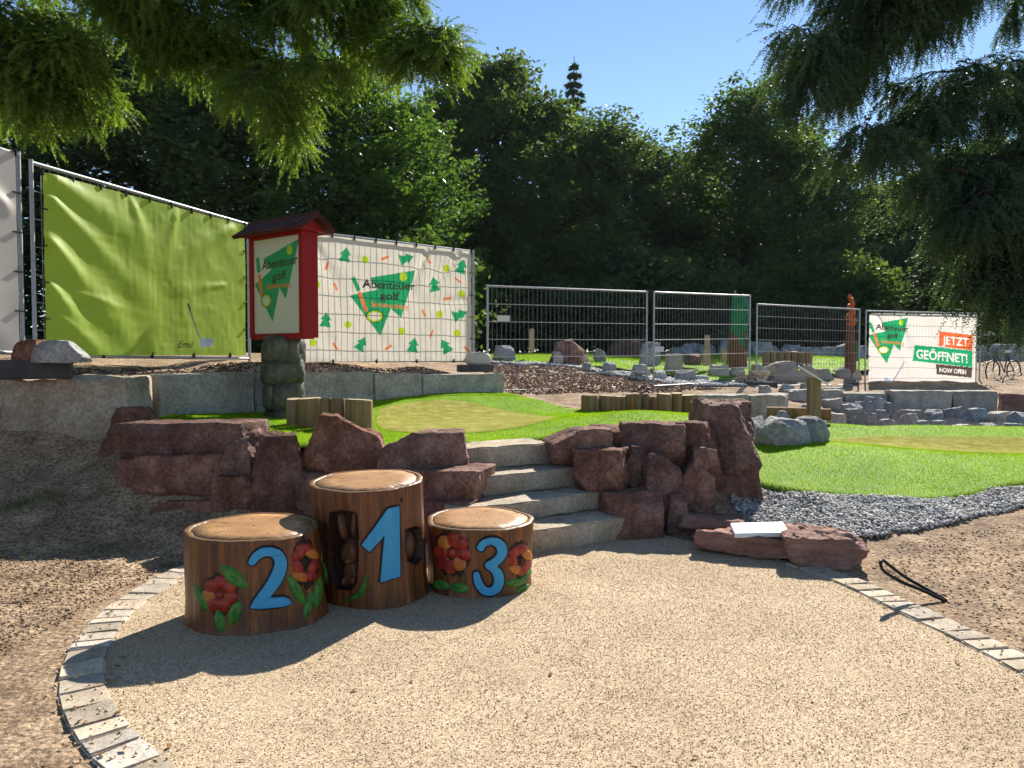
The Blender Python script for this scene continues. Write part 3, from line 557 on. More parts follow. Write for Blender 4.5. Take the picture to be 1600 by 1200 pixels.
    def dome(s, name, cx, cy, rx, ry, rot, hgt, mat, parent=None, base=0., leaf=False, nr=5, ns=20, z0=-.004):
        A = []; H = []
        for i in range(nr + 1):
            r = i / nr
            for k in range(ns):
                t = 2 * math.pi * k / ns; x, y = math.cos(t), math.sin(t)
                if leaf: y = y * (1 - .0 * x) * abs(math.sin(t)) ** .6; 
                A.append((r * x * rx, r * y * ry)); mid = .35 * math.exp(-(r * y / .12) ** 2) if leaf else 0
                H.append(base + z0 + hgt * (math.sqrt(max(0, 1 - r ** 2.4)) - mid * (1 - r)))
        A = np.array(A); c, sn_ = math.cos(rot), math.sin(rot); px = cx + A[:, 0] * c - A[:, 1] * sn_; py = cy + A[:, 0] * sn_ + A[:, 1] * c
        T, Zf = s.tz(px, py); V = s.surf(T, Zf, np.array(H)); Fc = [(i * ns + k, (i + 1) * ns + k, (i + 1) * ns + (k + 1) % ns, i * ns + (k + 1) % ns) for i in range(nr) for k in range(ns)]
        return part(name, V, Fc, MT[mat], parent or s.root, smooth=True)
    def flower(s, zx, zy, rx, ry, n, seed, ph=0, core=True, bk=1.18):
        (cx, cy), = zp([(zx, zy)]); rx *= 1.12 / ZM; ry *= 1.12 / ZM
        f = s.dome('flower', cx, cy, rx * bk, ry * bk, 0, .006, 'burnt_wood', nr=3, z0=-.001)
        for k in range(n):
            t = ph + 2 * math.pi * k / n; d = .62
            s.dome('petal', cx + rx * d * math.cos(t), cy + ry * d * math.sin(t), rx * .47, ry * .36 * 6 / n * 1.35, math.atan2(ry * math.sin(t), rx * math.cos(t)), .018, 'red_petal' if (k + seed) % 4 else 'yellow_petal', f, ns=14, nr=4)
        if core: s.dome('flower_centre', cx, cy, rx * .26, ry * .26, 0, .022, 'burnt_wood' if seed == 2 else 'red_petal', f, ns=12, nr=3)
    def numeral(s, zpts, lab, k=.22):
        pts = [np.array(p) for p in zp(zpts)]; pts = [q for i in range(len(pts)) for q in (pts[i] * (1 - k) + pts[i - 1] * k, pts[i] * (1 - k) + pts[(i + 1) % len(pts)] * k)]; n = len(pts); off = []
        area = sum(pts[i][0] * pts[(i + 1) % n][1] - pts[(i + 1) % n][0] * pts[i][1] for i in range(n)); sg = 1 if area > 0 else -1
        for i in range(n):
            a, b, d = np.array(pts[i - 1]), np.array(pts[i]), np.array(pts[(i + 1) % n]); e1 = (b - a) / np.linalg.norm(b - a); e2 = (d - b) / np.linalg.norm(d - b)
            nn = np.array([e1[1] + e2[1], -(e1[0] + e2[0])]) * sg; nn /= max(np.linalg.norm(nn), .4); off.append(tuple(b + nn * 3.2))
        nm = s.poly('numeral', pts, .016, -.01, 'blue_paint'); nm['label'] = lab
        s.poly('numeral_border', off, .004, -.012, 'burnt_wood', nm)
# cut wood with rings and radial checks
def cut_top():
    m = M('cut_top', [(.30, .145, .058), (.40, .215, .092), (.48, .285, .14)], 5, .5, 0, coat=.2); nt = m.node_tree; N = nt.nodes; L_ = nt.links; bs = N['Principled BSDF']
    tc = [n for n in N if n.type == 'TEX_COORD'][0]
    wv = N.new('ShaderNodeTexWave'); wv.wave_type = 'RINGS'; wv.rings_direction = 'Z'; wv.inputs['Scale'].default_value = 17; wv.inputs['Distortion'].default_value = 3.5; wv.inputs['Detail'].default_value = 4; wv.inputs['Detail Scale'].default_value = 1.3
    L_.new(tc.outputs['Object'], wv.inputs['Vector'])
    sx = N.new('ShaderNodeSeparateXYZ'); L_.new(tc.outputs['Object'], sx.inputs[0]); at = N.new('ShaderNodeMath'); at.operation = 'ARCTAN2'; L_.new(sx.outputs[1], at.inputs[0]); L_.new(sx.outputs[0], at.inputs[1])
    cb = N.new('ShaderNodeCombineXYZ'); L_.new(at.outputs[0], cb.inputs[0]); ln = N.new('ShaderNodeVectorMath'); ln.operation = 'LENGTH'; cz = N.new('ShaderNodeCombineXYZ'); L_.new(sx.outputs[0], cz.inputs[0]); L_.new(sx.outputs[1], cz.inputs[1]); L_.new(cz.outputs[0], ln.inputs[0]); L_.new(ln.outputs['Value'], cb.inputs[1])
    nz = N.new('ShaderNodeTexNoise'); nz.inputs['Scale'].default_value = 5.5; nz.inputs['Detail'].default_value = 3; L_.new(cb.outputs[0], nz.inputs['Vector'])
    ck = N.new('ShaderNodeMapRange'); ck.inputs['From Min'].default_value = .33; ck.inputs['From Max'].default_value = .42; ck.inputs['To Min'].default_value = .5; ck.inputs['To Max'].default_value = 1; L_.new(nz.outputs[0], ck.inputs[0])
    wr_ = N.new('ShaderNodeMapRange'); wr_.inputs['To Min'].default_value = .72; wr_.inputs['To Max'].default_value = 1.08; L_.new(wv.outputs[1], wr_.inputs[0])
    ml = N.new('ShaderNodeMath'); ml.operation = 'MULTIPLY'; L_.new(ck.outputs[0], ml.inputs[0]); L_.new(wr_.outputs[0], ml.inputs[1])
    src = bs.inputs['Base Color'].links[0].from_socket; sc_ = N.new('ShaderNodeVectorMath'); sc_.operation = 'SCALE'; L_.new(src, sc_.inputs[0]); L_.new(ml.outputs[0], sc_.inputs['Scale']); L_.new(sc_.outputs[0], bs.inputs['Base Color'])
    bn = N.new('ShaderNodeBump'); bn.inputs['Strength'].default_value = .3; bn.inputs['Distance'].default_value = .004; L_.new(ml.outputs[0], bn.inputs['Height']); L_.new(bn.outputs[0], bs.inputs['Normal'])
cut_top()
n1 = zp([(676, 225), (735, 214), (790, 222), (800, 300), (800, 420), (792, 520), (770, 556), (700, 552), (674, 470), (668, 330)])
n2 = zp([(1004, 296), (1040, 284), (1070, 292), (1078, 350), (1076, 420), (1050, 448), (1012, 432), (1002, 370)])
S2 = Stump('carved wooden stump with blue number 2 and two red flowers', (-1.57, 4.72), .40, .385, (-.03, .0), .535, 1.3, (-.01, .02))
S1 = Stump('tallest carved wooden stump with blue number 1 and a hare in a niche', (-.925, 5.13), .345, .375, (-.055, .02), .755, 2.6, (.03, .05), [(n1, .075), (n2, .06)])
S3 = Stump('lowest carved wooden stump with blue number 3 between two flowers', (-.235, 5.38), .365, .382, (.005, .0), .447, 4.1, (0, .01))
S2.numeral([(322, 440), (345, 398), (380, 374), (425, 370), (465, 385), (487, 425), (485, 470), (465, 520), (430, 570), (412, 588), (490, 583), (513, 622), (330, 640), (350, 598), (400, 530), (430, 475), (440, 435), (425, 410), (395, 408), (370, 422), (348, 450)], 'sky blue painted number 2')
S1.numeral([(925, 205), (971, 194), (973, 350), (976, 496), (893, 522), (902, 420), (911, 318), (880, 355), (848, 390), (815, 360), (870, 285)], 'sky blue painted number 1', .04)
S3.numeral([(1308, 378), (1325, 345), (1365, 328), (1405, 332), (1435, 360), (1437, 400), (1415, 435), (1392, 450), (1418, 475), (1425, 520), (1408, 560), (1375, 580), (1335, 575), (1303, 540), (1294, 480), (1318, 474), (1330, 515), (1350, 545), (1375, 543), (1386, 515), (1375, 478), (1345, 458), (1347, 438), (1375, 423), (1398, 400), (1395, 372), (1372, 358), (1348, 365), (1335, 390)], 'sky blue painted number 3')
S2.flower(203, 575, 70, 74, 7, 1, .3); S2.flower(570, 440, 50, 92, 7, 2, .2)
S3.flower(1203, 398, 70, 84, 8, 3, .1); S3.flower(1497, 428, 46, 70, 7, 2, .4)
def lf(S, zx, zy, l, w, deg):
    (x, y), = zp([(zx, zy)]); S.dome('leaf', x, y, l / ZM, w / ZM, R(deg), .022, 'leaf_paint', leaf=True, ns=24)
for a in [(262, 500, 82, 34, 40), (125, 590, 72, 20, 62), (268, 655, 62, 30, 110), (205, 690, 60, 24, 80), (530, 555, 80, 26, 60), (625, 570, 75, 18, 98), (585, 620, 70, 18, 105)]: lf(S2, *a)
for a in [(1155, 535, 45, 22, 15), (1235, 548, 48, 24, 8), (1475, 525, 48, 20, -5), (1520, 495, 42, 16, -50), (1505, 550, 40, 14, -30)]: lf(S3, *a)
for a in [(825, 540, 60, 10, 100), (800, 570, 58, 9, 140), (812, 556, 62, 9, 118), (655, 480, 55, 10, 80), (775, 590, 52, 8, 160)]: lf(S1, *a)
hare = None
for nm, zx, zy, rx, ry, deg, hg, b in [('hare_carving', 748, 492, 40, 62, 0, .05, -.07), ('ear', 702, 292, 17, 66, -12, .04, -.07), ('ear', 768, 282, 16, 62, 6, .04, -.07), ('head', 745, 405, 46, 60, 0, .066, -.07), ('muzzle', 748, 436, 20, 20, 0, .078, -.07), ('paw', 728, 522, 15, 24, 0, .07, -.07), ('paw', 770, 522, 15, 24, 0, .07, -.07)]:
    (x, y), = zp([(zx, zy)]); q = S1.dome(nm, x, y, rx / ZM, ry / ZM, R(deg), hg, 'hare_wood', hare, base=b)
    if hare is None: hare = q; q['label'] = 'dark carved hare sitting in the niche'
(x, y), = zp([(1040, 365)]); S1.dome('nut_carving', x, y, 27 / ZM, 66 / ZM, R(3), .05, 'hare_wood', base=-.06)
(x, y), = zp([(985, 170)]); S1.dome('knot', x, y, 10 / ZM, 13 / ZM, 0, .008, 'burnt_wood', nr=3)

# ------------------------------------------------------------ grey block walls
def block(parent, a, b, depth, z0, z1, seed, mat='wall_block', out=None, amp=.02):
    """long stone block from plan point a to b, face on the viewer's side"""
    a, b = Vector((*a, 0)), Vector((*b, 0)); d = (b - a); ln = d.length; d.normalize(); n = Vector((-d.y, d.x, 0)); 
    c = (a + b) / 2 + n * (depth / 2); c.z = (z0 + z1) / 2; bm = bmesh.new(); bmesh.ops.create_cube(bm, size=1)
    for v in bm.verts: v.co = Vector((v.co.x * (ln - .012), v.co.y * depth, v.co.z * (z1 - z0)))
    bmesh.ops.bevel(bm, geom=list(bm.edges), offset=.014, segments=2, affect='EDGES')
    bmesh.ops.subdivide_edges(bm, edges=[e for e in bm.edges if e.calc_length() > .15], cuts=9, use_grid_fill=True)
    for v in bm.verts: v.co += Vector([noise.fractal(v.co * 3.5 + Vector((seed * 7, j * 9, 0)), .8, 2, 4) * amp for j in range(3)])
    V = [c + d * v.co.x + n * v.co.y + Vector((0, 0, v.co.z)) for v in bm.verts]; bm.verts.index_update(); Fc = [[v.index for v in f.verts] for f in bm.faces]; bm.free()
    return part('block', V, Fc, MT[mat], parent, origin=c, smooth=True, sharp=30)
w1 = empty('stone_block_wall', (-3, 10, .8), 'curved retaining wall of grey sawn stone blocks behind the turf and sign', 'stone wall')
pl = [(265, 9.05), (398, 10.1), (585, 11.72), (660, 12.3), (788, 13.25)]
pl = [((x - 800) / F * Y, Y) for x, Y in pl]; pl[0] = (-4.12, 8.95)
for i in range(4): block(w1, pl[i], pl[i + 1], .38, .6, 1.375 - .03 * i, i, amp=.012)
w2 = empty('stone_block_wall', (-5, 7.4, .5), 'big rough beige stone blocks at the left end of the terrace', 'stone wall')
block(w2, (-5.12, 7.62), (-3.92, 7.88), .95, .35, 1.36, 11, amp=.05, mat='beige_block')
block(w2, (-6.1, 7.2), (-5.14, 7.60), .7, .3, 1.35, 12, amp=.05, mat='beige_block'); block(w2, (-7.2, 6.85), (-6.12, 7.19), .7, .3, 1.3, 13, amp=.05, mat='beige_block')
w3 = empty('stone_block_wall', (4.5, 13, .4), 'low wall of pale stone blocks beside the log palisade', 'stone wall')
for a, b, s_ in [((3.02, 12.75), (4.02, 12.95), 1), ((4.03, 12.96), (4.75, 13.4), 2), ((4.76, 13.42), (5.2, 14.4), 3)]: block(w3, a, b, .4, .3, .95 - .02 * s_, 20 + s_)
w4 = empty('stone_block_wall', (9, 16, .3), 'low wall of pale stone blocks behind the pond', 'stone wall')
for a, b, z1, s_, mt in [((5.8, 16.3), (7.0, 16.2), .86, 1, 'wall_block'), ((7.0, 16.1), (7.85, 16.0), .80, 5, 'wall_block'), ((7.87, 15.8), (9.05, 15.75), .86, 2, 'wall_block'), ((9.07, 15.74), (9.95, 15.7), .86, 3, 'wall_block'), ((9.97, 15.6), (11.6, 14.9), .82, 4, 'red_slab')]: block(w4, a, b, .5, .15, z1, 30 + s_, mat=mt)
for k in range(2):
    block(w4, (6.55 + .1 * k, 15.5 + .3 * k), (7.5, 15.45 + .3 * k), .32, .2, .45 + .17 * k, 40 + k)

# ------------------------------------------------------------ logs
def log(parent, c, r, z0, z1, seed, lean=0):
    rr = random.Random(seed); n = 14; V = []; zs = [z0, z0 + (z1 - z0) * .5, z1 - .012, z1]
    for j, z in enumerate(zs):
        for k in range(n):
            t = 2 * math.pi * k / n; q = r * (1 + .07 * math.sin(2 * t + seed) + .04 * math.sin(3 * t + seed * 2)) * (.93 if j == 3 else 1)
            V.append((c[0] + q * math.cos(t) + lean * (z - z0), c[1] + q * math.sin(t), z + (.008 * math.sin(t + seed) if j > 1 else 0)))
    Fc = [(j * n + k, j * n + (k + 1) % n, (j + 1) * n + (k + 1) % n, (j + 1) * n + k) for j in range(3) for k in range(n)]
    lg = part('log', V, Fc, MT['log'], parent, origin=(c[0], c[1], z0), smooth=True, sharp=40)
    V2 = [v for v in V[3 * n:]] + [(c[0] + lean * (z1 - z0), c[1], z1 + .002)]
    part('cut_end', V2, [(k, (k + 1) % n, n) for k in range(n)], MT['log_top'], lg)
lp = empty('log_palisade', (-2.2, 9.0, .75), 'short row of upright split logs standing beside the sign pillar', 'log palisade')
for i, (x0, x1, yt, Y) in enumerate([(448, 470, 623, 9.05), (467, 500, 622, 8.98), (500, 517, 622, 8.9), (516, 540, 623, 8.85), (538, 582, 624, 8.75)]):
    r = (x1 - x0) / 2 * Y / F; c = PY((x0 + x1) / 2, yt, Y); log(lp, (c.x, Y), r * 1.03, .66, c.z, i, 0)
lp = empty('log_palisade', (1.8, 11.9, .7), 'long row of upright round logs at the back edge of the turf', 'log palisade')
for i, (x0, x1, yt) in enumerate([(908, 935, 618), (935, 961, 618), (960, 970, 619), (969, 978, 619), (978, 994, 615), (992, 1002, 617), (1000, 1014, 616), (1013, 1027, 620), (1026, 1050, 615), (1048, 1066, 614), (1064, 1089, 617)]):
    Y = 11.95 + .1 * math.sin(i * 2.1); r = (x1 - x0) / 2 * Y / F; c = PY((x0 + x1) / 2, yt, Y); log(lp, (c.x, Y), r * 1.04, .6, c.z, 10 + i)
lp = empty('log_palisade', (7, 22.5, 1.3), 'short row of cut logs on the turf behind the mesh fence', 'log palisade')
for i in range(7):
    Y = 22.5; x = 1197 + i * 11; c = PY(x, 550 + (i % 3), Y); log(lp, (c.x, Y), .105, 1.2, c.z + .03, 40 + i)
# lying log by the lectern
a, b = PY(1198, 645, 12.3), PY(1298, 648, 12.0)
o = MB().tube([a, a.lerp(b, .33), a.lerp(b, .66), b], [.10, .105, .1, .095], 14).build('lying_log', MT['log'], origin=(a.x, a.y, a.z - .1), smooth=True); tag(o, 'peeled round log lying on the turf beside the slanted board post', 'log')
# lectern
lc = empty('info_lectern', (4.64, 11.8, .5), 'square wooden post carrying a slanted info board', 'info board')
a = PY(1271, 655, 11.8); MB().box((a.x, a.y, .85), (.17, .15, .80), bev=.008).build('post', MT['log'], lc)
b = PY(1272, 588, 11.8); ax = (Vector((.8, -.25, -.54)).normalized(),); y_ = Vector((.3, .95, 0)).normalized(); z_ = ax[0].cross(y_).normalized(); y_ = z_.cross(ax[0])
MB().box(b + Vector((-.02, 0, .02)), (.50, .34, .025), (ax[0], y_, z_), bev=.004).build('board', MT['white_panel'], lc)

# ------------------------------------------------------------ fences, banners
def fence(p0, p1, z0a, z0b, h, label, group, mesh_n=34, hz=7, tagpos=None, thick=.021):
    a, b = Vector((*p0, z0a)), Vector((*p1, z0b)); e = empty('mesh_fence', (a + b) / 2, label, 'fence panel', group); up = Vector((0, 0, h)); u = (b - a)
    for q in (a, b): MB().tube([q - Vector((0, 0, .12)), q + up + Vector((0, 0, .03))], thick, 10).build('post', MT['galv'], e, smooth=True)
    MB().tube([a + up, b + up], thick * .95, 10).build('top_rail', MT['galv'], e, smooth=True); MB().tube([a + Vector((0, 0, .02)), b + Vector((0, 0, .02))], thick * .95, 10).build('bottom_rail', MT['galv'], e, smooth=True)
    m = MB(); n = Vector((u.y, -u.x, 0)).normalized() * .006
    for i in range(1, mesh_n):
        q = a + u * (i / mesh_n); m.tube([q + n + Vector((0, 0, .02)), q + n + up], .0028, 4, False)
    m.build('vertical_wires', MT['galv'], e)['kind'] = 'stuff'
    for i in range(1, hz):
        m = MB(); q = Vector((0, 0, h * i / hz)); m.tube([a + q, b + q], .0045, 6, False); m.build('horizontal_bar', MT['galv'], e)
    if tagpos:
        q = a + u * tagpos[0] + Vector((0, 0, h * tagpos[1])) + n * 2.5; d = u.normalized(); MB().box(q, (.26, .004, .11), (d, Vector((-d.y, d.x, 0)), Vector((0, 0, 1)))).build('name_plate', MT['tag_white'], e)
    return a, b, e
GF = 'mesh fence panels around the site'
fA = fence((-4.93, 7.95), (-3.90, 11.42), 1.575, 1.53, 2.0, 'tall site fence panel behind the plain green banner', GF)
f0 = fence((-4.975, 7.82), (-6.05, 4.5), 1.6, 1.7, 2.02, 'tall site fence panel behind the blank white banner', GF)
fB = fence((-3.45, 11.6), (-.70, 13.95), 1.5, 1.47, 2.0, 'site fence panel behind the white banner with small fir trees', GF)
fC = fence((-.46, 14.5), (2.82, 16.1), .90, .92, 2.0, 'bare mesh fence panel carrying a wide white plate, in front of the soil slope', GF, 38, 6, (.09, .70))
fD = fence((2.96, 16.05), (5.5, 17.8), .93, .99, 1.98, 'bare mesh fence panel in front of the green carved tree', GF, 34, 6, (.05, .40))
fE = fence((5.92, 18.6), (9.12, 20.2), .83, .80, 2.0, 'bare mesh fence panel in front of the tall orange topped carved pole', GF, 36, 7)
fF = fence((9.52, 20.7), (13.0, 21.55), .79, .76, 2.0, 'mesh fence panel carrying the now open banner', GF, 36, 7)
fG = fence((13.15, 21.6), (16.4, 20.6), .76, .72, 2.0, 'bare mesh fence panel with the parked bicycle behind it', GF, 36, 7, (.06, .72))

def textmesh(txt, bold=.012, shear=0):
    cu = bpy.data.curves.new('t', 'FONT'); cu.body = txt; cu.offset = bold; cu.resolution_u = 4; cu.shear = shear; ob = bpy.data.objects.new('t', cu); COL.objects.link(ob)
    dg = bpy.context.evaluated_depsgraph_get(); me = ob.evaluated_get(dg).to_mesh(); me.calc_loop_triangles()
    V = np.array([v.co[:2] for v in me.vertices]); T = np.array([t.vertices[:] for t in me.loop_triangles]); ob.evaluated_get(dg).to_mesh_clear(); bpy.data.objects.remove(ob); bpy.data.curves.remove(cu)
    return V, T
class Print:
    """flat print on a vertical plane from a to b; colours stored per vertex of a fine sheet"""
    def __init__(s, a, b, v0, v1, res, bgcol):
        s.a = Vector((a[0], a[1], 0)); s.b = Vector((b[0], b[1], 0)); s.d = (s.b - s.a); s.w = s.d.length; s.d.normalize(); s.n = Vector((s.d.y, -s.d.x, 0))
        s.nu, s.nv = int(s.w / res) + 1, int((v1 - v0) / res) + 1; u = np.linspace(0, s.w, s.nu); v = np.linspace(v0, v1, s.nv)
        s.U, s.Vv = np.meshgrid(u, v); s.col = np.zeros((s.nv, s.nu, 4), np.float32); s.col[..., :3] = bgcol; s.col[..., 3] = 1
    def uv(s, px, py):
        d = ray(px, py); o_ = Vector((0, 0, CAMH)); t = (s.a - o_).dot(s.n) / d.dot(s.n); p = o_ + d * t; return ((p - s.a).dot(s.d), p.z)
    def fill(s, poly, col): s.col[inpoly(s.U, s.Vv, poly), :3] = col
    def pfill(s, pts, col): s.fill([s.uv(*p) for p in pts], col)
    def ell(s, cx, cy, rx, ry, col, rot=0):
        c, q = math.cos(rot), math.sin(rot); s.fill([s.uv(cx + rx * math.cos(t) * c - ry * math.sin(t) * q, cy + rx * math.cos(t) * q + ry * math.sin(t) * c) for t in np.linspace(0, 6.283, 24, endpoint=False)], col)
    def line(s, a, b, w, col):
        a, b = np.array(s.uv(*a)), np.array(s.uv(*b)); d = (b - a) / np.linalg.norm(b - a); n = np.array([-d[1], d[0]]) * w / 2; s.fill([a + n, b + n, b - n, a - n], col)
    def text(s, txt, p0, p1, cap, col, bold=.014, shear=0):
        V, T = textmesh(txt, bold, shear); x0, x1 = V[:, 0].min(), V[:, 0].max(); a, b = np.array(s.uv(*p0)), np.array(s.uv(*p1)); top = np.array(s.uv(p0[0], p0[1] - cap)); e = (b - a) / (x1 - x0); f = (top - a) / .69
        Q = a + (V[:, :1] - x0) * e + V[:, 1:] * f
        for t in T:
            q = Q[t]; lo, hi = q.min(0), q.max(0); mk = (s.U >= lo[0]) & (s.U <= hi[0]) & (s.Vv >= lo[1]) & (s.Vv <= hi[1])
            if not mk.any(): continue
            uu, vv = s.U[mk], s.Vv[mk]; (x0_, y0_), (x1_, y1_), (x2_, y2_) = q; dn = (y1_ - y2_) * (x0_ - x2_) + (x2_ - x1_) * (y0_ - y2_)
            if abs(dn) < 1e-12: continue
            l0 = ((y1_ - y2_) * (uu - x2_) + (x2_ - x1_) * (vv - y2_)) / dn; l1 = ((y2_ - y0_) * (uu - x2_) + (x0_ - x2_) * (vv - y2_)) / dn; ok = (l0 >= -1e-4) & (l1 >= -1e-4) & (l0 + l1 <= 1.0001)
            tmp = s.col[mk]; tmp[ok, :3] = col; s.col[mk] = tmp
    def build(s, name, mat, disp, parent=None, zfun=None):
        d = disp(s.U, s.Vv) if disp else 0 * s.U; zz = s.Vv if zfun is None else zfun(s.U, s.Vv)
        V = np.stack([s.a.x + s.d.x * s.U + s.n.x * d, s.a.y + s.d.y * s.U + s.n.y * d, zz], -1).reshape(-1, 3)
        o = part(name, V, gridmesh(s.nu, s.nv), mat, parent, origin=None if parent else (s.a.x, s.a.y, float(V[:, 2].min())), smooth=True)
        at = o.data.color_attributes.new('print', 'FLOAT_COLOR', 'POINT'); at.data.foreach_set('color', s.col.reshape(-1)); return o
GRN, DGR, ORG, YEL, LIME, CREAM = (.02, .33, .13), (.045, .035, .03), (.80, .20, .06), (.55, .6, .03), (.45, .60, .02), (.72, .68, .58)
def logo(P, f, k=1.):
    """f maps crop coordinates to photo pixels"""
    P.pfill([f(*p) for p in [(830, 338), (620, 372), (655, 428), (525, 455), (668, 645), (718, 517), (765, 560)]], GRN)
    c0 = f(776, 368); c1 = f(793, 368); c2 = f(776, 388); P.ell(*c0, abs(c1[0] - c0[0]), abs(c2[1] - c0[1]), LIME)
    P.line(f(540, 370), f(568, 434), .075 * k, GRN); P.line(f(570, 440), f(604, 530), .065 * k, ORG)
    for q, col in ((1.12, DGR), (1.0, LIME), (.72, (.72, .68, .58))):
        c0 = f(643, 553); c1 = f(643 + 38 * q, 553); c2 = f(643, 553 + 26 * q); P.ell(*c0, abs(c1[0] - c0[0]), abs(c2[1] - c0[1]), col)
    P.text('Abenteuer', f(583, 417), f(828, 432), abs(f(0, 38)[1] - f(0, 0)[1]), DGR, .022); P.text('golf', f(667, 472), f(757, 477), abs(f(0, 36)[1] - f(0, 0)[1]), DGR, .022); P.text('Sommerberg', f(625, 507), f(797, 521), abs(f(0, 24)[1] - f(0, 0)[1]), ORG, .012)
def folds(lines, amp, ns, seed):
    def d(U, V):
        o = .03 + 0 * U
        for (u0, v0), ang, w, a, ln in lines:
            c, s_ = math.cos(ang), math.sin(ang); du, dv = U - u0, V - v0; al = du * c + dv * s_; ac = -du * s_ + dv * c; ww = w * (.25 + .75 * np.clip(al / ln, 0, 1))
            o = o + a * np.exp(-(ac / ww) ** 2) * np.clip(al / .15, 0, 1) * np.clip((ln - al) / ln, 0, 1)
        k = 9; uu = U[::k, ::k]; vv = V[::k, ::k]; nzv = np.array([noise.fractal(Vector((a * ns + seed, b * ns * .8, seed)), 1, 2, 4) for a, b in zip(uu.ravel(), vv.ravel())]).reshape(uu.shape)
        iu = np.arange(U.shape[1]) / k; iv = np.arange(U.shape[0]) / k; i0 = np.minimum(iu.astype(int), nzv.shape[1] - 2); j0 = np.minimum(iv.astype(int), nzv.shape[0] - 2); fu, fv = np.clip(iu - i0, 0, 1), np.clip(iv - j0, 0, 1)[:, None]
        fu = fu * fu * (3 - 2 * fu); fv = fv * fv * (3 - 2 * fv); a = nzv[j0][:, i0]; b = nzv[j0][:, i0 + 1]; c = nzv[j0 + 1][:, i0]; e = nzv[j0 + 1][:, i0 + 1]
        o = o + amp * ((a * (1 - fu) + b * fu) * (1 - fv) + (c * (1 - fu) + e * fu) * fv)
        return np.maximum(o, .012)
    return d
def lerp_z(a, b, w, lo, hi):
    return None
# green banner (mascot left out)
P = Print((-4.90, 8.05), (-3.935, 11.3), 1.6, 3.5, .010, (.40, .56, .055))
P.line((292, 482), (311, 533), .022, (.10, .13, .16)); P.line((290, 474), (294, 486), .035, (.03, .03, .035)); P.pfill([(309, 533), (313, 529), (325, 528), (331, 533), (327, 541), (314, 543), (309, 540)], (.28, .36, .46))
P.text('Emil', (274, 543), (299, 544), 11, (.05, .07, .02), .012, .3)
o = P.build('banner', MT['banner'], folds([((0, 3.5), -.35, .30, .06, 1.9), ((0, 3.3), -.62, .24, .05, 2.4), ((0, 2.85), -.75, .27, .055, 2.2), ((0, 2.4), -.85, .22, .045, 1.6), ((.1, 2.05), -.6, .15, .025, 1.2), ((3.2, 3.45), 3.6, .24, .04, 1.8), ((1.2, 3.5), -1.2, .2, .03, 1.2), ((2.0, 3.5), -1.9, .16, .03, 1.0), ((.3, 2.3), -.2, .1, .015, 1.6), ((3.0, 2.6), 3.3, .12, .02, 1.5)], .014, 2.6, 1.)); tag(o, 'lime green vinyl banner with deep folds and a golf club print', 'banner', 'banners tied to the fence')
P = Print((-6.03, 4.6), (-4.99, 7.76), 1.65, 3.62, .03, (.62, .57, .50)); o = P.build('banner', MT['banner'], folds([((3.3, 3.0), 2.6, .25, .06, 1.6)], .02, 1.8, 5.)); tag(o, 'blank off-white vinyl banner next to the green one', 'banner', 'banners tied to the fence')
# white logo banner
P = Print((-3.42, 11.58), (-.75, 13.86), 1.5, 3.46, .012, CREAM); cr = lambda x, y: (370 + x / 3, 310 + y / 3)
logo(P, cr)
for x, y, r in [(505, 265, .2), (790, 283, 1.3), (1050, 320, .3), (918, 405, -.2), (1040, 545, 1.2), (412, 570, .1), (580, 682, .5), (823, 688, .2), (973, 693, -.5)]:
    c, s_ = math.cos(r), math.sin(r); f = lambda a, b: cr(x + a * c - b * s_, y + a * s_ + b * c)
    P.pfill([f(0, -36), f(26, 0), f(12, 0), f(28, 32), f(-28, 32), f(-12, 0), f(-26, 0)], GRN)
for x, y in [(597, 287), (972, 330), (1050, 447), (946, 543), (516, 592), (768, 622), (1027, 632), (353, 676), (372, 405)]: c = cr(x, y); P.ell(*c, 5.2, 5.8, LIME)
for x, y, r in [(690, 280, -.4), (416, 318, -1.2), (892, 290, 1.0), (457, 415, 1.2), (1032, 384, .7), (981, 470, -.15), (870, 537, 1.1), (908, 635, -1.2), (457, 693, 1.0), (705, 699, -.6), (1074, 708, .8)]:
    c, s_ = math.cos(r), math.sin(r); P.line(cr(x - 19 * c, y - 19 * s_), cr(x + 19 * c, y + 19 * s_), .04, ORG)
o = P.build('banner', MT['banner'], folds([((3.3, 3.45), 3.9, .2, .06, 1.5), ((2.6, 3.45), 4.2, .15, .05, 1.2), ((3.45, 2.6), 3.3, .2, .03, 1.5), ((.4, 3.4), -1.0, .2, .03, 1.2)], .013, 2.0, 9.)); tag(o, 'white banner with a green fir tree golf logo and scattered small fir trees', 'banner', 'banners tied to the fence')
# now open banner (mascot left out)
P = Print((9.55, 20.62), (12.96, 21.46), .82, 2.72, .016, (.72, .68, .64)); cb = lambda x, y: (1340 + x / 6.154, 470 + y / 6.154)
lg = lambda x, y: (1340 + (90 + (x - 525) * (390 / 305)) / 6.154, 470 + (163 + (y - 338) * (440 / 307)) / 6.154)
logo(P, lg, 1.15)
P.pfill([cb(*p) for p in [(440, 582), (448, 588), (340, 775), (328, 768)]], (.25, .32, .5)); P.pfill([cb(*p) for p in [(248, 740), (270, 735), (322, 778), (318, 797), (270, 797), (248, 765)]], (.3, .42, .68))
P.pfill([cb(*p) for p in [(780, 293), (1100, 330), (1098, 478), (770, 435)]], (.75, .14, .04)); P.pfill([cb(*p) for p in [(540, 425), (1098, 480), (1092, 638), (520, 577)]], (.015, .34, .14)); P.pfill([cb(*p) for p in [(748, 608), (1092, 640), (1088, 740), (748, 705)]], (.09, .065, .055))
W = (.85, .83, .8)
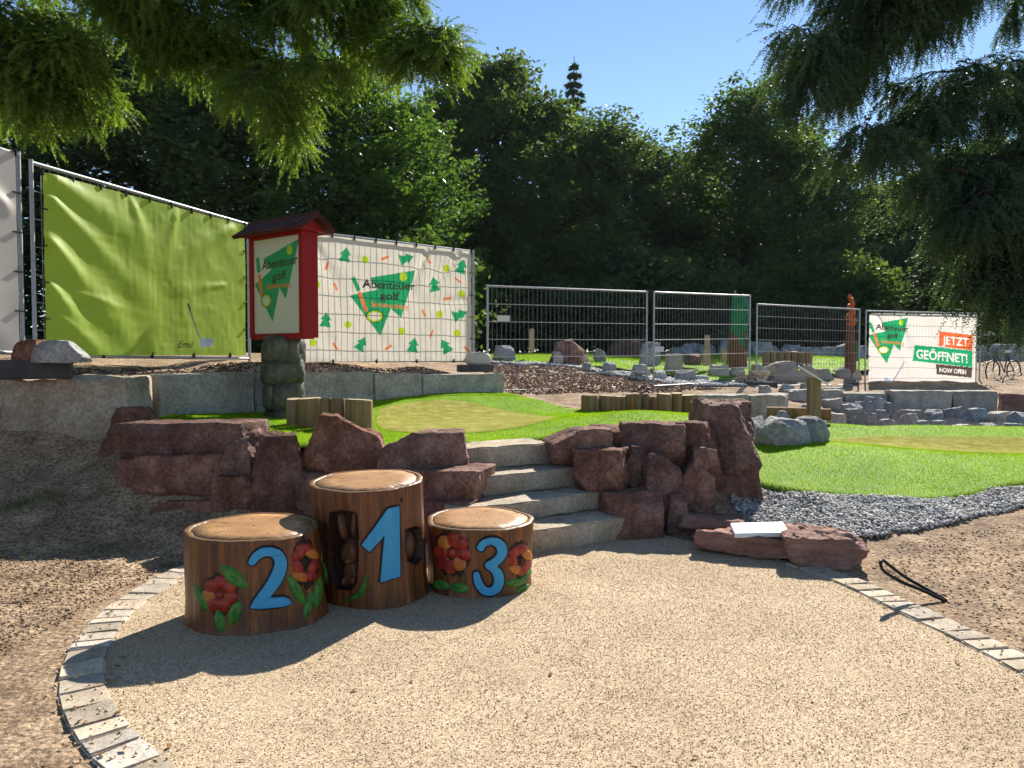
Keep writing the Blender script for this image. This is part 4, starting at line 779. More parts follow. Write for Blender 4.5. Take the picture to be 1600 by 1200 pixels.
P.text('JETZT', cb(808, 415), cb(1058, 438), 78 / 6.154, W, .02); P.text('GEÖFFNET!', cb(556, 552), cb(1048, 598), 84 / 6.154, W, .02); P.text('NOW OPEN', cb(780, 683), cb(1034, 706), 42 / 6.154, W, .02)
o = P.build('banner', MT['banner'], folds([((.2, 2.7), -1.1, .2, .05, 1.4), ((.9, 2.7), -1.2, .15, .04, 1.4)], .018, 1.8, 13.)); tag(o, 'white banner with orange, green and brown bars announcing the opening', 'banner', 'banners tied to the fence')

def ties(bn, a, b, z0, z1, n, h):
    a, b = Vector((*a, 0)), Vector((*b, 0)); d = (b - a).normalized(); nn = Vector((d.y, -d.x, 0))
    pl = [(t / 9, 1) for t in range(10)] + [(t / 9, 0) for t in range(0, 10, 2)] + [(0, t) for t in (.2, .4, .6, .8)] + [(1, t) for t in (.2, .4, .6, .8)]
    for u, v in pl:
        c = a.lerp(b, u) + Vector((0, 0, z0 + (z1 - z0) * v)) + nn * .03; ver = u not in (0, 1) or v in (0, 1)
        MB().box(c, (.012 if ver else .09, .04, .07 if ver else .012), (d, nn, Vector((0, 0, 1)))).build('cable_tie', MT['black_rubber'], bn)
BN = [x for x in bpy.data.objects if x.name.startswith('banner')]
for bn, a, b, z0, z1 in zip(sorted(BN, key=lambda x: x.name), [(-4.90, 8.05), (-6.03, 4.6), (-3.42, 11.58), (9.55, 20.62)], [(-3.935, 11.3), (-4.99, 7.76), (-.75, 13.86), (12.96, 21.46)], [1.6, 1.65, 1.5, .82], [3.5, 3.62, 3.46, 2.72]): ties(bn, a, b, z0, z1, 8, 2)
# fence feet and weights
def foot(c, d, dims, label, mat='concrete'):
    d = Vector((*d, 0)).normalized(); e = MB().box((c[0], c[1], c[2] + dims[2] / 2), dims, (d, Vector((-d.y, d.x, 0)), Vector((0, 0, 1))), bev=.015).build('concrete_ballast', MT[mat], origin=c); return tag(e, label, 'fence foot', 'concrete feet of the site fence')
foot((-4.72, 7.62, 1.365), (.9, .42), (.62, .30, .19), 'dark concrete fence foot with a stone on top on the beige blocks')
rock(28, 532, 75, 566, 7.6, .25, 51, name='weight_stone', mat='red_rock', taper=.2, cuts=6); tag(bpy.data.objects['weight_stone'], 'reddish stone lying on the left fence foot', 'stone')
o = rock(52, 534, 140, 566, 7.5, .26, 52, name='weight_stone', mat='grey_rock', taper=.3, peak=-.1, cuts=6); tag(o, 'grey pointed stone lying on the left fence foot', 'stone')
foot((-.66, 13.75, 1.30), (1, .3), (.62, .28, .13), 'concrete fence foot under the pale sandbag')
o = rock(726, 551, 768, 571, 13.8, .25, 53, name='sandbag', mat='sack', taper=.15, k=3, cuts=2); tag(o, 'pale sandbag lying on a fence foot beside the white banner', 'sandbag')
foot((2.9, 16.0, .80), (1, .4), (.62, .26, .11), 'flat concrete fence foot between the two bare mesh panels')
foot((5.6, 17.7, .84), (1, .2), (1.0, .3, .14), 'wide concrete fence foot loaded with paving blocks')
rr = random.Random(8)
for i in range(9):
    x = 5.2 + (i % 3) * .26 + .05 * (i // 3) + rr.uniform(-.02, .02); y = 17.62 + rr.uniform(-.02, .05); z = .985 + (i // 3) * .085
    o = MB().box((x, y, z + .04), (.22, .14, .08), (Vector((math.cos(i * .3 - .4), math.sin(i * .1 - .1), 0)).normalized(), Vector((-math.sin(i * .1 - .1), math.cos(i * .3 - .4), 0)).normalized(), Vector((0, 0, 1))), bev=.008).build('paving_block', MT['paver']); tag(o, 'small grey paving block piled on the wide fence foot', 'paving block', 'paving blocks weighing down a fence foot')
foot((9.3, 20.3, .72), (1, .2), (.8, .3, .14), 'dark concrete fence foot left of the now open banner'); foot((13.0, 21.3, .68), (1, 0), (.95, .3, .14), 'dark concrete fence foot right of the now open banner')

# ------------------------------------------------------------ sign
sg = empty('park_sign', (-2.95, 9.75, .75), 'red framed roofed sign board on a painted stone pillar', 'sign')
fl, fr = Vector((-3.40, 10.1, 0)), Vector((-2.61, 9.5, 0)); du = (fr - fl).normalized(); dn = Vector((du.y, -du.x, 0)); wd = (fr - fl).length
if dn.y > 0: dn = -dn
zt_, zb_ = 3.10, 1.87
cc = (fl + fr) / 2 - dn * .11; ax = (du, -dn, Vector((0, 0, 1)))
fm = MB()
fm2 = MB(); fm.box(fl + du * -.02 - dn * .11 + Vector((0, 0, (zt_ + zb_) / 2)), (.07, .24, zt_ - zb_ + .1), ax); fm2.box(fr + du * .02 - dn * .11 + Vector((0, 0, (zt_ + zb_) / 2)), (.07, .24, zt_ - zb_ + .1), ax)
fm.build('side_frame', MT['sign_red'], sg); fm2.build('side_frame', MT['sign_red'], sg)
for nm, z in (('frame_bottom', zb_ - .03), ('frame_top', zt_ + .03)): MB().box(cc + Vector((0, 0, z)), (wd - .035, .225, .07), ax).build(nm, MT['sign_red'], sg)
MB().box(cc + Vector((0, 0, (zt_ + zb_) / 2)), (wd - .032, .15, zt_ - zb_ - .012), ax).build('core_board', MT['white_panel'], sg)
P = Print((fl + dn * .0 - dn * .018).to_tuple()[:2], (fr - dn * .018).to_tuple()[:2], zb_ + .01, zt_ - .01, .008, (.66, .63, .55))
P.U = P.U * 1.0
def sf(x, y):  # sign logo: crop coordinates of the banner logo -> sign face pixels
    u = (x - 525) / 305; v = (y - 338) / 307; 
    return (398.5 + u * 68.5, 383 + v * 122 + -10 * u)
def signlogo(P):
    cr3 = lambda x, y: (370 + x / 3, 310 + y / 3)
    P.pfill([cr3(*p) for p in [(292, 188), (122, 285), (162, 335), (85, 405), (168, 580), (200, 420), (230, 472)]], GRN)
    P.ell(*cr3(247, 242), 4.4, 7.6, LIME); P.line(cr3(97, 278), cr3(104, 348), .075, GRN); P.line(cr3(106, 358), cr3(116, 455), .065, ORG)
    for q, col in ((1.12, DGR), (1., LIME), (.72, (.66, .63, .55))): P.ell(*cr3(138, 480), 7.4 * q, 9.6 * q, col)
    P.text('Abenteuer', cr3(117, 335), cr3(286, 303), 13, DGR, .022); P.text('golf', cr3(166, 388), cr3(229, 376), 13, DGR, .022); P.text('Sommerberg', cr3(140, 425), cr3(257, 413), 8, ORG, .012)
signlogo(P); P.build('sign_face', MT['sign_print'], None, sg)
# roof
rc = (fl + fr) / 2 - dn * .11; 
rl = wd + .42; eave, ridge = 3.13, 3.31
for side in (1, -1):
    rs = MB(); A = rc + dn * (.25 * side)
    slope_n = (dn * side * (ridge - eave) + Vector((0, 0, .25))).normalized(); dv = (Vector((0, 0, ridge)) + rc - (A + Vector((0, 0, eave)))); c = (A + Vector((0, 0, eave)) + rc + Vector((0, 0, ridge))) / 2
    rb = MB().box(c, (rl, dv.length + .01, .03), (du, dv.normalized(), du.cross(dv.normalized()) if du.cross(dv.normalized()).z > 0 else -du.cross(dv.normalized()))).build('roof', MT['roof_shingle'], sg)
    ncol = 26
    for row in range(3):
        for i in range(ncol):
            t = (i + .5 + (.5 if row % 2 else 0)) / ncol
            if t > 1: continue
            q = A + Vector((0, 0, eave)) + dv * (row / 3 + .17) + du * (rl * (t - .5)) + slope_n * (.022 + .006 * ((i * 7 + row * 3) % 3) / 2)
            MB().box(q, (rl / ncol * .92, dv.length * .40, .016), (du, (dv.normalized() - slope_n * .05).normalized(), slope_n)).build('shingle', MT['roof_shingle'], rb)
gb = MB()
for e_ in (-1, 1):
    q = rc + du * (rl / 2 - .09) * e_; a_ = q + dn * .19; b_ = q - dn * .19; gb.add([a_ + Vector((0, 0, eave)), b_ + Vector((0, 0, eave)), q + Vector((0, 0, ridge - .03)), a_ + Vector((0, 0, eave)) - du * .03 * e_, b_ + Vector((0, 0, eave)) - du * .03 * e_, q + Vector((0, 0, ridge - .03)) - du * .03 * e_], [(0, 1, 2), (5, 4, 3), (0, 3, 4, 1), (1, 4, 5, 2), (2, 5, 3, 0)])
gb.build('gable', MT['sign_red'], sg)
MB().tube([rc + du * (rl / 2) + Vector((0, 0, ridge + .02)), rc - du * (rl / 2) + Vector((0, 0, ridge + .02))], .035, 8).build('ridge_cap', MT['roof_shingle'], sg, smooth=True)
# pillar of rounded painted stones
MB().tube([(rc.x, rc.y, .6), (rc.x, rc.y, 1.85)], .15, 12).build('pillar_core', MT['burnt_wood'], sg)
rs_ = random.Random(4); z = .60; k = 0
while z < 1.80:
    n = [4, 5, 3, 4][k % 4]; hh = rs_.uniform(.28, .40); ph = rs_.random() * 6
    for i in range(n):
        t = ph + 2 * math.pi * (i + rs_.uniform(-.12, .12)) / n; h2 = hh * rs_.uniform(.9, 1.25); c = Vector((rc.x + .15 * math.cos(t), rc.y + .15 * math.sin(t), min(z + hh / 2 + rs_.uniform(-.03, .03), 1.86 - h2 / 2)))
        V, Fc = rockV((.23, 2 * .24 * math.sin(math.pi / n) + .03, h2), 60 + k * 9 + i, 4, 5, .07, 3.2, .08); V = V @ np.array(Matrix.Rotation(t, 3, 'Z') @ Matrix.Rotation(rs_.uniform(-.2, .2), 3, 'X')).T + np.array(c); part('pillar_stone', V, Fc, MT['pillar_stone'], sg, origin=c, smooth=True)
    z += hh * .93; k += 1

# ------------------------------------------------------------ far course pieces
def brock(*a, label, cat='boulder', group=None, **k): o = rock(*a, **k); tag(o, label, cat, group); return o
brock(856, 534, 928, 568, 18.9, .7, 71, label='large reddish boulder on the far turf behind the fence', taper=.35, peak=-.25, bury=.1)
brock(770, 541, 806, 556, 19.3, .5, 72, mat='grey_rock', label='grey flat stone on the far turf near the tall wooden paddle', bury=.1, taper=.3)
brock(865, 550, 880, 562, 18.4, .25, 73, mat='pale_rock', label='small pale stone in front of the reddish boulder', bury=.1); brock(928, 546, 946, 560, 20, .4, 74, mat='grey_rock', label='small grey stone between boulder and red soil heap', bury=.1)
brock(1000, 536, 1032, 565, 19.0, .5, 75, mat='grey_rock', label='grey upright boulder beside the fence post joint', bury=.1, taper=.2)
brock(936, 530, 1030, 556, 24.5, 2.2, 76, mat='red_soil', name='soil_heap', cat='soil heap', label='heap of reddish soil behind the far turf', bury=.5, taper=.5, k=2.6, cuts=2)
brock(1039, 554, 1066, 575, 18.9, .35, 77, mat='pale_rock', label='pale square block standing on the far turf', bury=.1, cuts=3)
brock(1072, 553, 1094, 564, 20.5, .4, 78, mat='red_rock', label='low brown block on the far turf beside the wooden pegs', bury=.1, cuts=3)
for i, a in enumerate([(770, 566, 790, 574, 17.6), (800, 565, 822, 573, 17.7), (840, 565, 862, 572, 17.7), (905, 564, 926, 572, 17.5), (940, 563, 965, 572, 17.4), (985, 567, 1018, 579, 17.2), (1020, 576, 1044, 585, 17.4), (1052, 576, 1090, 590, 17.6), (1070, 583, 1110, 597, 17.8)]):
    brock(a[0] + 3, a[1] + 3, a[2] - 3, a[3], a[4], .3, 80 + i, mat='grey_rock', label='small grey edging rock along the top of the soil slope', group='edging rocks on the soil slope', bury=.1, cat='rock')
for i, a in enumerate([(1105, 572, 1140, 600), (1135, 575, 1165, 595), (1175, 570, 1200, 602), (1190, 566, 1248, 602), (1240, 572, 1275, 602), (1268, 578, 1300, 604), (1300, 574, 1345, 602)]):
    brock(*a, 19.5 + i * .3, .6, 95 + i, mat='pale_rock', label='pale angular rock in the row below the far turf', group='row of pale rocks below the far turf', taper=.3, bury=.25, peak=.1 * math.sin(i * 2), cat='rock', cuts=7)
hl = ['wood paddle', 'wooden peg']
o = MB().box(PY(831, 532, 19.6), (.13, .07, .62), bev=.03).build('wood_paddle', MT['log_top']); tag(o, 'tall pale wooden paddle standing on the far turf', 'post')
for x0, y0, x1, y1, Y, lab in [(889, 529, 895, 542, 21, 'thin short wooden post behind the reddish boulder'), (1101, 524, 1109, 548, 20.5, 'slim pale wooden post standing on a peg'), (1098, 546, 1110, 563, 20.3, 'short wooden peg under the slim post'), (1128, 547, 1138, 556, 21, 'low wooden peg beside the green carved tree')]:
    c = PY((x0 + x1) / 2, (y0 + y1) / 2 + 4, Y); o = MB().box(c, ((x1 - x0) * Y / F, .1, (y1 - y0) * Y / F + .15), bev=.012).build('wooden_post', MT['log_top']); tag(o, lab, 'post')
# carved green tree
c = PY(1152, 562, 20.0); ct = empty('carved_tree', (c.x, c.y, c.z - .1), 'carved wooden tree painted green with brown base behind the fence', 'carving')
MB().tube([(c.x, c.y, c.z - .2), (c.x - .03, c.y, c.z + .4), (c.x + .02, c.y, c.z + .75)], [.26, .22, .19], 12).build('trunk', MT['brown_paint'], ct, smooth=True)
MB().tube([(c.x, c.y, c.z + .7), (c.x + .04, c.y, c.z + 1.3), (c.x + .07, c.y, c.z + 1.62)], [.2, .2, .12], 12).build('crown_core', MT['green_paint'], ct, smooth=True)
for k in range(26):
    z = c.z + .35 + 1.25 * (k / 26) + .05; t = k * 2.4; q = Vector((c.x + .05 * (z - c.z) + .19 * math.cos(t), c.y + .19 * math.sin(t), z)); V, Fc = rockV((.10, .2, .34), 120 + k, 2, 0, .04, 2.2, .5); V = V @ np.array(Matrix.Rotation(t, 3, 'Z')).T + np.array(q); part('carved_leaf', V, Fc, MT['green_paint'], ct, origin=q, smooth=True)
c = PY(1327, 603, 21.2); tp = empty('carved_pole', (c.x, c.y, c.z - .1), 'tall carved brown pole with a knobbly orange top behind the fence', 'carving')
MB().tube([(c.x, c.y, c.z - .15), (c.x + .02, c.y, c.z + .6), (c.x, c.y, c.z + 1.1), (c.x, c.y, c.z + 1.85)], [.17, .15, .13, .11], 10).build('shaft', MT['brown_paint'], tp, smooth=True)
for k in range(9):
    z = c.z + 1.72 + .09 * k; q = Vector((c.x + .05 * math.sin(k * 2.2), c.y - .04, z)); V, Fc = rockV((.26 - .018 * k, .24 - .015 * k, .17), 150 + k, 2, 2, .08, 2.4, .2); part('carved_lobe', V + np.array(q), Fc, MT['orange_paint'], tp, origin=q, smooth=True)
MB().box((c.x + .2, c.y + .02, c.z + .95), (.12, .1, .55), bev=.03).build('side_carving', MT['green_paint'], tp)
# grey boulders near the low turf mound
brock(1174, 655, 1265, 694, 9.6, .55, 111, mat='grey_rock', label='broad grey boulder in front of its group on the low turf', taper=.25, bury=.15, sub=4); brock(1205, 644, 1240, 680, 9.9, .4, 112, mat='grey_rock', label='peaked grey boulder in the middle of its group on the low turf', taper=.5, bury=.1, sub=4); brock(1233, 652, 1294, 690, 9.75, .5, 113, mat='grey_rock', label='smooth rounded grey boulder at the right of its group on the low turf', taper=.25, k=3, bury=.15, sub=4)
brock(1150, 652, 1200, 682, 10.3, .6, 114, mat='grey_rock', label='low pale grey boulder beside the tall red boulder', taper=.2, bury=.2, sub=4)
# pond and pond rocks
pond = [tuple(p) for p in spline([(6.9, 13.8), (7.8, 12.95), (9.5, 12.75), (12, 13.0), (12.6, 14.2), (11.5, 15.1), (9.5, 15.2), (8, 14.8), (6.95, 13.9)], 6)]
o = sheet('water', pond, lambda a, b: a * 0 + .375, .12, MT['water'], drop=0); tag(o, 'still dark pond water below the block wall', 'water', kind='structure')
rr = random.Random(21); spots = [(1305, 655, 34, 16), (1335, 650, 30, 20), (1350, 655, 34, 20), (1372, 652, 32, 22), (1385, 662, 28, 12), (1420, 657, 36, 20), (1445, 663, 30, 10), (1465, 664, 26, 12), (1500, 668, 40, 8), (1545, 667, 36, 12), (1580, 668, 40, 12), (1350, 635, 30, 14), (1300, 630, 40, 12), (1330, 640, 36, 16), (1365, 632, 40, 20), (1395, 640, 34, 18), (1420, 648, 40, 14), (1460, 648, 36, 14), (1490, 645, 34, 14), (1525, 648, 40, 18), (1560, 650, 44, 12), (1595, 652, 36, 14), (1255, 640, 24, 14), (1215, 622, 26, 14), (1245, 618, 30, 12), (1275, 616, 28, 14), (1230, 608, 30, 12), (1265, 606, 30, 14), (1195, 610, 24, 14), (1300, 612, 30, 12), (1205, 632, 22, 12)]
for i, (x, y, w, h) in enumerate(spots):
    g = ray(x, y + h / 2); t = 5.
    for _ in range(400):
        t += .05; p = Vector((0, 0, CAMH)) + g * t
        if p.z <= float(gz(p.x, p.y)) + .02 or (p.y < 15.2 and p.z < .38 and p.x > 6.9): break
    brock(x - w / 2, y - h / 2, x + w / 2, y + h / 2, p.y + .1, w * p.y / F * .8, 200 + i, mat='grey_rock' if i % 4 else 'pale_rock', name='pond_rock', cat='rock', label=('angular grey rock along the rocky stream and pond edge' if i % 4 else 'pale beige rock among the grey stream and pond rocks'), group='rocks around the stream and pond', taper=.25, bury=.12, rot=rr.uniform(-.4, .4), tilt=rr.uniform(-.2, .2), cuts=7)
# dark rock heap far behind
for i in range(22):
    x = 1060 + i * 25 + rr.uniform(-9, 9); brock(x - 20, 538 + rr.uniform(-6, 6), x + 20, 560, 28 + rr.uniform(-.6, .6), 1., 240 + i, mat='grey_rock', name='heap_rock', cat='rock', label='blue grey rock in the shaded heap below the wood', group='shaded rock heap below the wood', taper=.3, bury=.3)
# cable loop
ctrl = [(1478, 938, 0.02), (1450, 922, .11), (1415, 902, .2), (1392, 885, .27), (1380, 876, .31), (1376, 881, .295), (1382, 893, .25), (1408, 909, .16), (1440, 922, .09), (1474, 938, .02)]
Yc = PZ(1478, 938, 0).y; pts = [PY(x, y, Yc + .02 * math.sin(i) - (.0 if i < 5 else .03)) for i, (x, y, _) in enumerate(ctrl)]; pts = [Vector(p) for p in spline([tuple(p) for p in pts], 6)]; pts = [pts[0] - Vector((-.02, 0, .06))] + pts + [pts[-1] - Vector((0, 0, .06))]
o = MB().tube(pts, .0105, 8).build('cable_loop', MT['black_rubber'], origin=(pts[0].x, pts[0].y, 0), smooth=True); tag(o, 'loop of black cable sticking out of the soil beside the patio edging', 'cable')
# bicycle
b0 = PY(1568, 612, 22.6); bk = empty('bicycle', (b0.x, b0.y, .75), 'dark bicycle parked behind the mesh fence under the hanging branches', 'bicycle'); zz = .80
def torus(c, r, tr, n=28): return MB().tube([(c[0] + r * math.cos(t), c[1] + r * .5 * math.cos(t), c[2] + r * math.sin(t)) for t in np.linspace(0, 2 * math.pi, n + 1)], tr, 6, False)
hub = [Vector((b0.x - .48, b0.y - .24, zz + .34)), Vector((b0.x + .42, b0.y + .21, zz + .34))]
for h in hub:
    w = torus(h, .30, .022).build('wheel', MT['black_rubber'], bk, smooth=True); sp = MB()
    for k in range(12): t = k * math.pi / 6; sp.tube([h, h + Vector((.29 * math.cos(t), .145 * math.cos(t), .29 * math.sin(t)))], .003, 4, False)
    sp.build('spokes', MT['galv'], w)
bbk = hub[0].lerp(hub[1], .55) + Vector((0, 0, -.04)); sad = hub[0].lerp(hub[1], .68) + Vector((0, 0, .52)); hd = hub[0].lerp(hub[1], .12) + Vector((0, 0, .55)); m = MB()
for a, b in [(bbk, sad), (bbk, hd), (sad - Vector((0, 0, .1)), hd), (hub[1], bbk), (hub[1], sad - Vector((0, 0, .1))), (hub[0], hd)]: m.tube([a, b], .018, 8)
m.build('frame', MT['plastic_dark'], bk, smooth=True); MB().tube([hd, hd + Vector((0, 0, .12)), hd + Vector((-.05, -.25, .16))], .014, 6).tube([hd + Vector((0, 0, .12)), hd + Vector((0, .25, .16))], .014, 6).build('handlebar', MT['plastic_dark'], bk, smooth=True)
V, Fc = rockV((.26, .14, .08), 5, 2, 0, .0, 2.5, .2); part('saddle', V + np.array(sad + Vector((0, 0, .05))), Fc, MT['white_panel'], bk, smooth=True)

# ------------------------------------------------------------ trees
def rot_rand(n): 
    q = rng.normal(size=(n, 4)); q /= np.linalg.norm(q, axis=1, keepdims=True); return q
def cards(C, size, asp=.6, tilt=None, pref=None):
    """leaf quads (rhombs) centred on C"""
    n = len(C); a = rng.normal(size=(n, 3)); 
    if pref is not None: a = a * .55 + pref
    a /= np.linalg.norm(a, axis=1, keepdims=True); b = np.cross(a, rng.normal(size=(n, 3))); b /= np.linalg.norm(b, axis=1, keepdims=True); s = (size * (.6 + .8 * rng.random(n)))[:, None]
    c = np.cross(a, b) * .12
    V = np.stack([C - a * s, C + b * s * asp + c * s, C + a * s, C - b * s * asp + c * s], 1).reshape(-1, 3); return V, np.arange(n * 4).reshape(-1, 4)
def deciduous(seed, h=13, w=5.6, nclump=260, per=125, leaf=.088):
    rs = np.random.default_rng(seed); z = rs.random(nclump) ** .85; ang = rs.random(nclump) * 6.283
    prof = np.interp(z, [0, .12, .4, .7, .88, 1], [.72, .95, 1., .78, .46, .05]); rad = np.sqrt(rs.random(nclump)) ** .6 * prof * w / 2 * (1 + .22 * np.sin(3 * ang + seed + 5 * z) + .12 * np.sin(7 * ang + 9 * z))
    C = np.stack([rad * np.cos(ang), rad * np.sin(ang), .4 + z * (h - .6)], -1)
    outw = np.stack([np.cos(ang), np.sin(ang), np.full(nclump, .75)], -1); outw /= np.linalg.norm(outw, axis=1, keepdims=True)
    sz = .30 + .32 * rs.random(nclump); pts = []; pr = []
    for c, o_, s_ in zip(C, outw, sz):
        t = np.clip(rs.normal(size=(per, 1)), -1.5, 1.5) * s_ * 1.25; q = c + o_ * t + rs.normal(size=(per, 3)) * np.array([s_, s_, s_ * .55]) * .62 * np.clip(1.1 - t / (3 * s_), .25, 1.4); pts.append(q); pr.append(np.repeat(o_[None], per, 0))
    pts = np.concatenate(pts); V, Fc = cards(pts, leaf, .55, pref=np.concatenate(pr) * .4)
    m = MB(); m.tube([(0, 0, -.4), (.05, 0, h * .3), (0, .06, h * .65), (0, 0, h * .95)], [.20, .15, .09, .02], 8)
    for c, o_ in list(zip(C, outw))[::4]: zz_ = max(.4, c[2] - 1.0 - .35 * math.hypot(c[0], c[1])); m.tube([(0, 0, zz_), (c[0] * .5, c[1] * .5, (zz_ + c[2]) / 2 + .1), tuple(c)], [.045, .03, .012], 4, False)
    return V, Fc, m
def conifer(seed, h=14, w=4.2, nwh=34, leaf=.16):
    rs = np.random.default_rng(seed); pts = []; m = MB(); m.tube([(0, 0, -.4), (0, 0, h * .5), (0, 0, h)], [.2, .12, .015], 8); pr = []
    for i in range(nwh):
        f = i / nwh; z = .5 + f * (h - .6); L_ = (w / 2) * (1 - f) ** .85 * (.8 + .4 * rs.random()) + .12
        for k in range(9):
            t = rs.random() * 6.283; L2 = L_ * (.7 + .5 * rs.random()); m.tube([(0, 0, z), (L2 * .6 * math.cos(t), L2 * .6 * math.sin(t), z - .05 * L2), (L2 * math.cos(t), L2 * math.sin(t), z - .12 * L2)], [.022, .014, .005], 3, False)
            n = int(16 + 70 * L2 / (w / 2)); s = rs.random(n) ** .7; d = np.stack([np.cos(t) * L2 * s, np.sin(t) * L2 * s, z - (.25 * L2 * s * s)], -1) + rs.normal(size=(n, 3)) * np.array([.16, .16, .07]) * (1.15 - s[:, None]) * (.4 + L2 / (w / 2)); pts.append(d); pr.append(np.repeat([[math.cos(t), math.sin(t), -.3]], n, 0))
    V, Fc = cards(np.concatenate(pts), leaf, .28, pref=np.concatenate(pr)); return V, Fc, m
TREEV = {}
for k, sd in enumerate((11, 12, 13, 14)):
    V, Fc, m = deciduous(sd); TREEV['d%d' % k] = (mesh('crown', V, Fc, MT['leaf_dark']), mesh('trunk', m.v, m.f, MT['bark'], True))
V, Fc, m = deciduous(19, nclump=300, leaf=.092); TREEV['l0'] = (mesh('crown', V, Fc, MT['leaf_light']), mesh('trunk', m.v, m.f, MT['bark'], True))
V, Fc, m = conifer(31); TREEV['c0'] = (mesh('crown', V, Fc, MT['needle_dark']), mesh('trunk', m.v, m.f, MT['bark'], True))
def tree(kind, xc, ytop, half, Y, rz, label, group='trees of the wood behind the site', name='leafy_tree', hb=13., wb=5.6):
    top = PY(xc, ytop, Y); zb = float(gz(top.x, Y)); e = empty(name, (top.x, Y, zb), label, 'tree', group); h = top.z - zb; sc = (half * 2 * Y / F / wb, half * 2 * Y / F / wb, h / hb)
    for nm, me in (('crown', TREEV[kind][0]), ('trunk', TREEV[kind][1])): o = link(nm, me, e, (top.x, Y, zb)); o.scale = sc; o.rotation_euler = (0, 0, rz)
    return e
FL = ['dark leafy tree at the outer left edge behind the blank white banner', 'dark leafy tree behind the overhanging fir boughs and blank banner', 'dark leafy tree behind the left part of the green banner', 'dark leafy tree behind the right part of the green banner', 'dark tree filling the gap between light green trees and the wood', 'broad tallest dark tree behind the gap beside the white logo banner', 'dark round tree below the pointed spruce', 'dark tree with sloping crown right of the pointed spruce', 'smaller dark tree behind the reddish boulder', 'lowest dark tree at the dip of the treeline', 'small dark tree left of the tall peaked tree', 'tall peaked dark tree behind the green carved tree', 'dark tree on the right shoulder of the tall peaked tree', 'lower dark tree behind the orange topped pole', 'low dark tree beneath the patch of sky by the spruce', 'dark tree behind the young fir', 'dark tree behind the now open banner', 'dark tree behind the spruce curtains and bicycle', 'dark tree beyond the bicycle, half hidden by the spruce', 'dark tree hidden behind the spruce trunk']
DL = 'dark leafy tree in the dense wood behind the site'
FR = [(-90, 40, 190, 20, 'd0'), (90, 30, 190, 22, 'd1'), (250, 70, 170, 23, 'd2'), (390, 90, 150, 21.5, 'd3'), (705, 140, 100, 29, 'd0'), (775, 98, 125, 30, 'd1'), (852, 166, 120, 31, 'd2'), (945, 190, 110, 32, 'd3'), (1010, 225, 100, 34, 'd0'), (1062, 272, 85, 36, 'd1'), (1100, 235, 80, 36, 'd2'), (1168, 142, 115, 32, 'd3'), (1243, 205, 95, 33, 'd0'), (1302, 250, 75, 34, 'd1'), (1352, 300, 75, 38, 'd2'), (1410, 285, 80, 38, 'd3'), (1475, 240, 100, 36, 'd0'), (1550, 220, 110, 35, 'd1'), (1640, 210, 120, 34, 'd2'), (1740, 200, 120, 34, 'd3')]
for i, (x, y, hw, Y, kd) in enumerate(FR): tree(kd, x, y, hw * 1.12, Y * (1.36 if x > 650 else 1.2), i * 1.9, FL[i])
for i, (x, y, hw, Y) in enumerate([(530, 95, 140, 26.5), (630, 165, 110, 29)]): tree('l0', x, y, hw, Y, i * 2.5 + .4, ['tall light green leafy tree catching the sun behind the roofed sign', 'lower light green leafy tree behind the white logo banner'][i])
for i in range(13): tree('d%d' % (i % 4), 480 + i * 100, 330 + 30 * math.sin(i * 1.7), 110, 58 + 2 * math.sin(i * 3.1), i * 1.3, DL)
tree('c0', 897, 88, 62, 60, .3, 'dark pointed spruce rising above the leafy trees', None, 'spruce_tree', 14, 4.2)
tree('c0', 808, 300, 40, 66, 1.3, 'slim dark spruce hidden deep in the wood', None, 'spruce_tree', 14, 4.2)
tree('c0', 1452, 372, 66, 33, 2.3, 'young fir standing in front of the wood behind the now open banner', None, 'fir_tree', 14, 4.2)
V, Fc, m = deciduous(44, h=4, w=4.2, nclump=90, per=90, leaf=.11); TREEV['s'] = (mesh('foliage', V, Fc, MT['leaf_dark']), mesh('stem', m.v, m.f, MT['bark'], True))
for i in range(19):
    x = 330 + i * 78; Y = 37 + 1.5 * math.sin(i * 2.3); top = PY(x, 425 + 28 * math.sin(i * 1.9), Y)
    if x < 700: Y = 24; top = PY(x, 400 + 20 * math.sin(i), Y)
    zb = float(gz(top.x, Y)); e = empty('shrub', (top.x, Y, zb), 'dark leafy shrub at the foot of the wood', 'shrub', 'shrubs at the foot of the wood'); s_ = (top.z - zb) / 4
    for nm, me in (('foliage', TREEV['s'][0]), ('stem', TREEV['s'][1])): o = link(nm, me, e, (top.x, Y, zb)); o.scale = (s_ * 1.15, s_ * 1.15, s_); o.rotation_euler = (0, 0, i * 1.7)

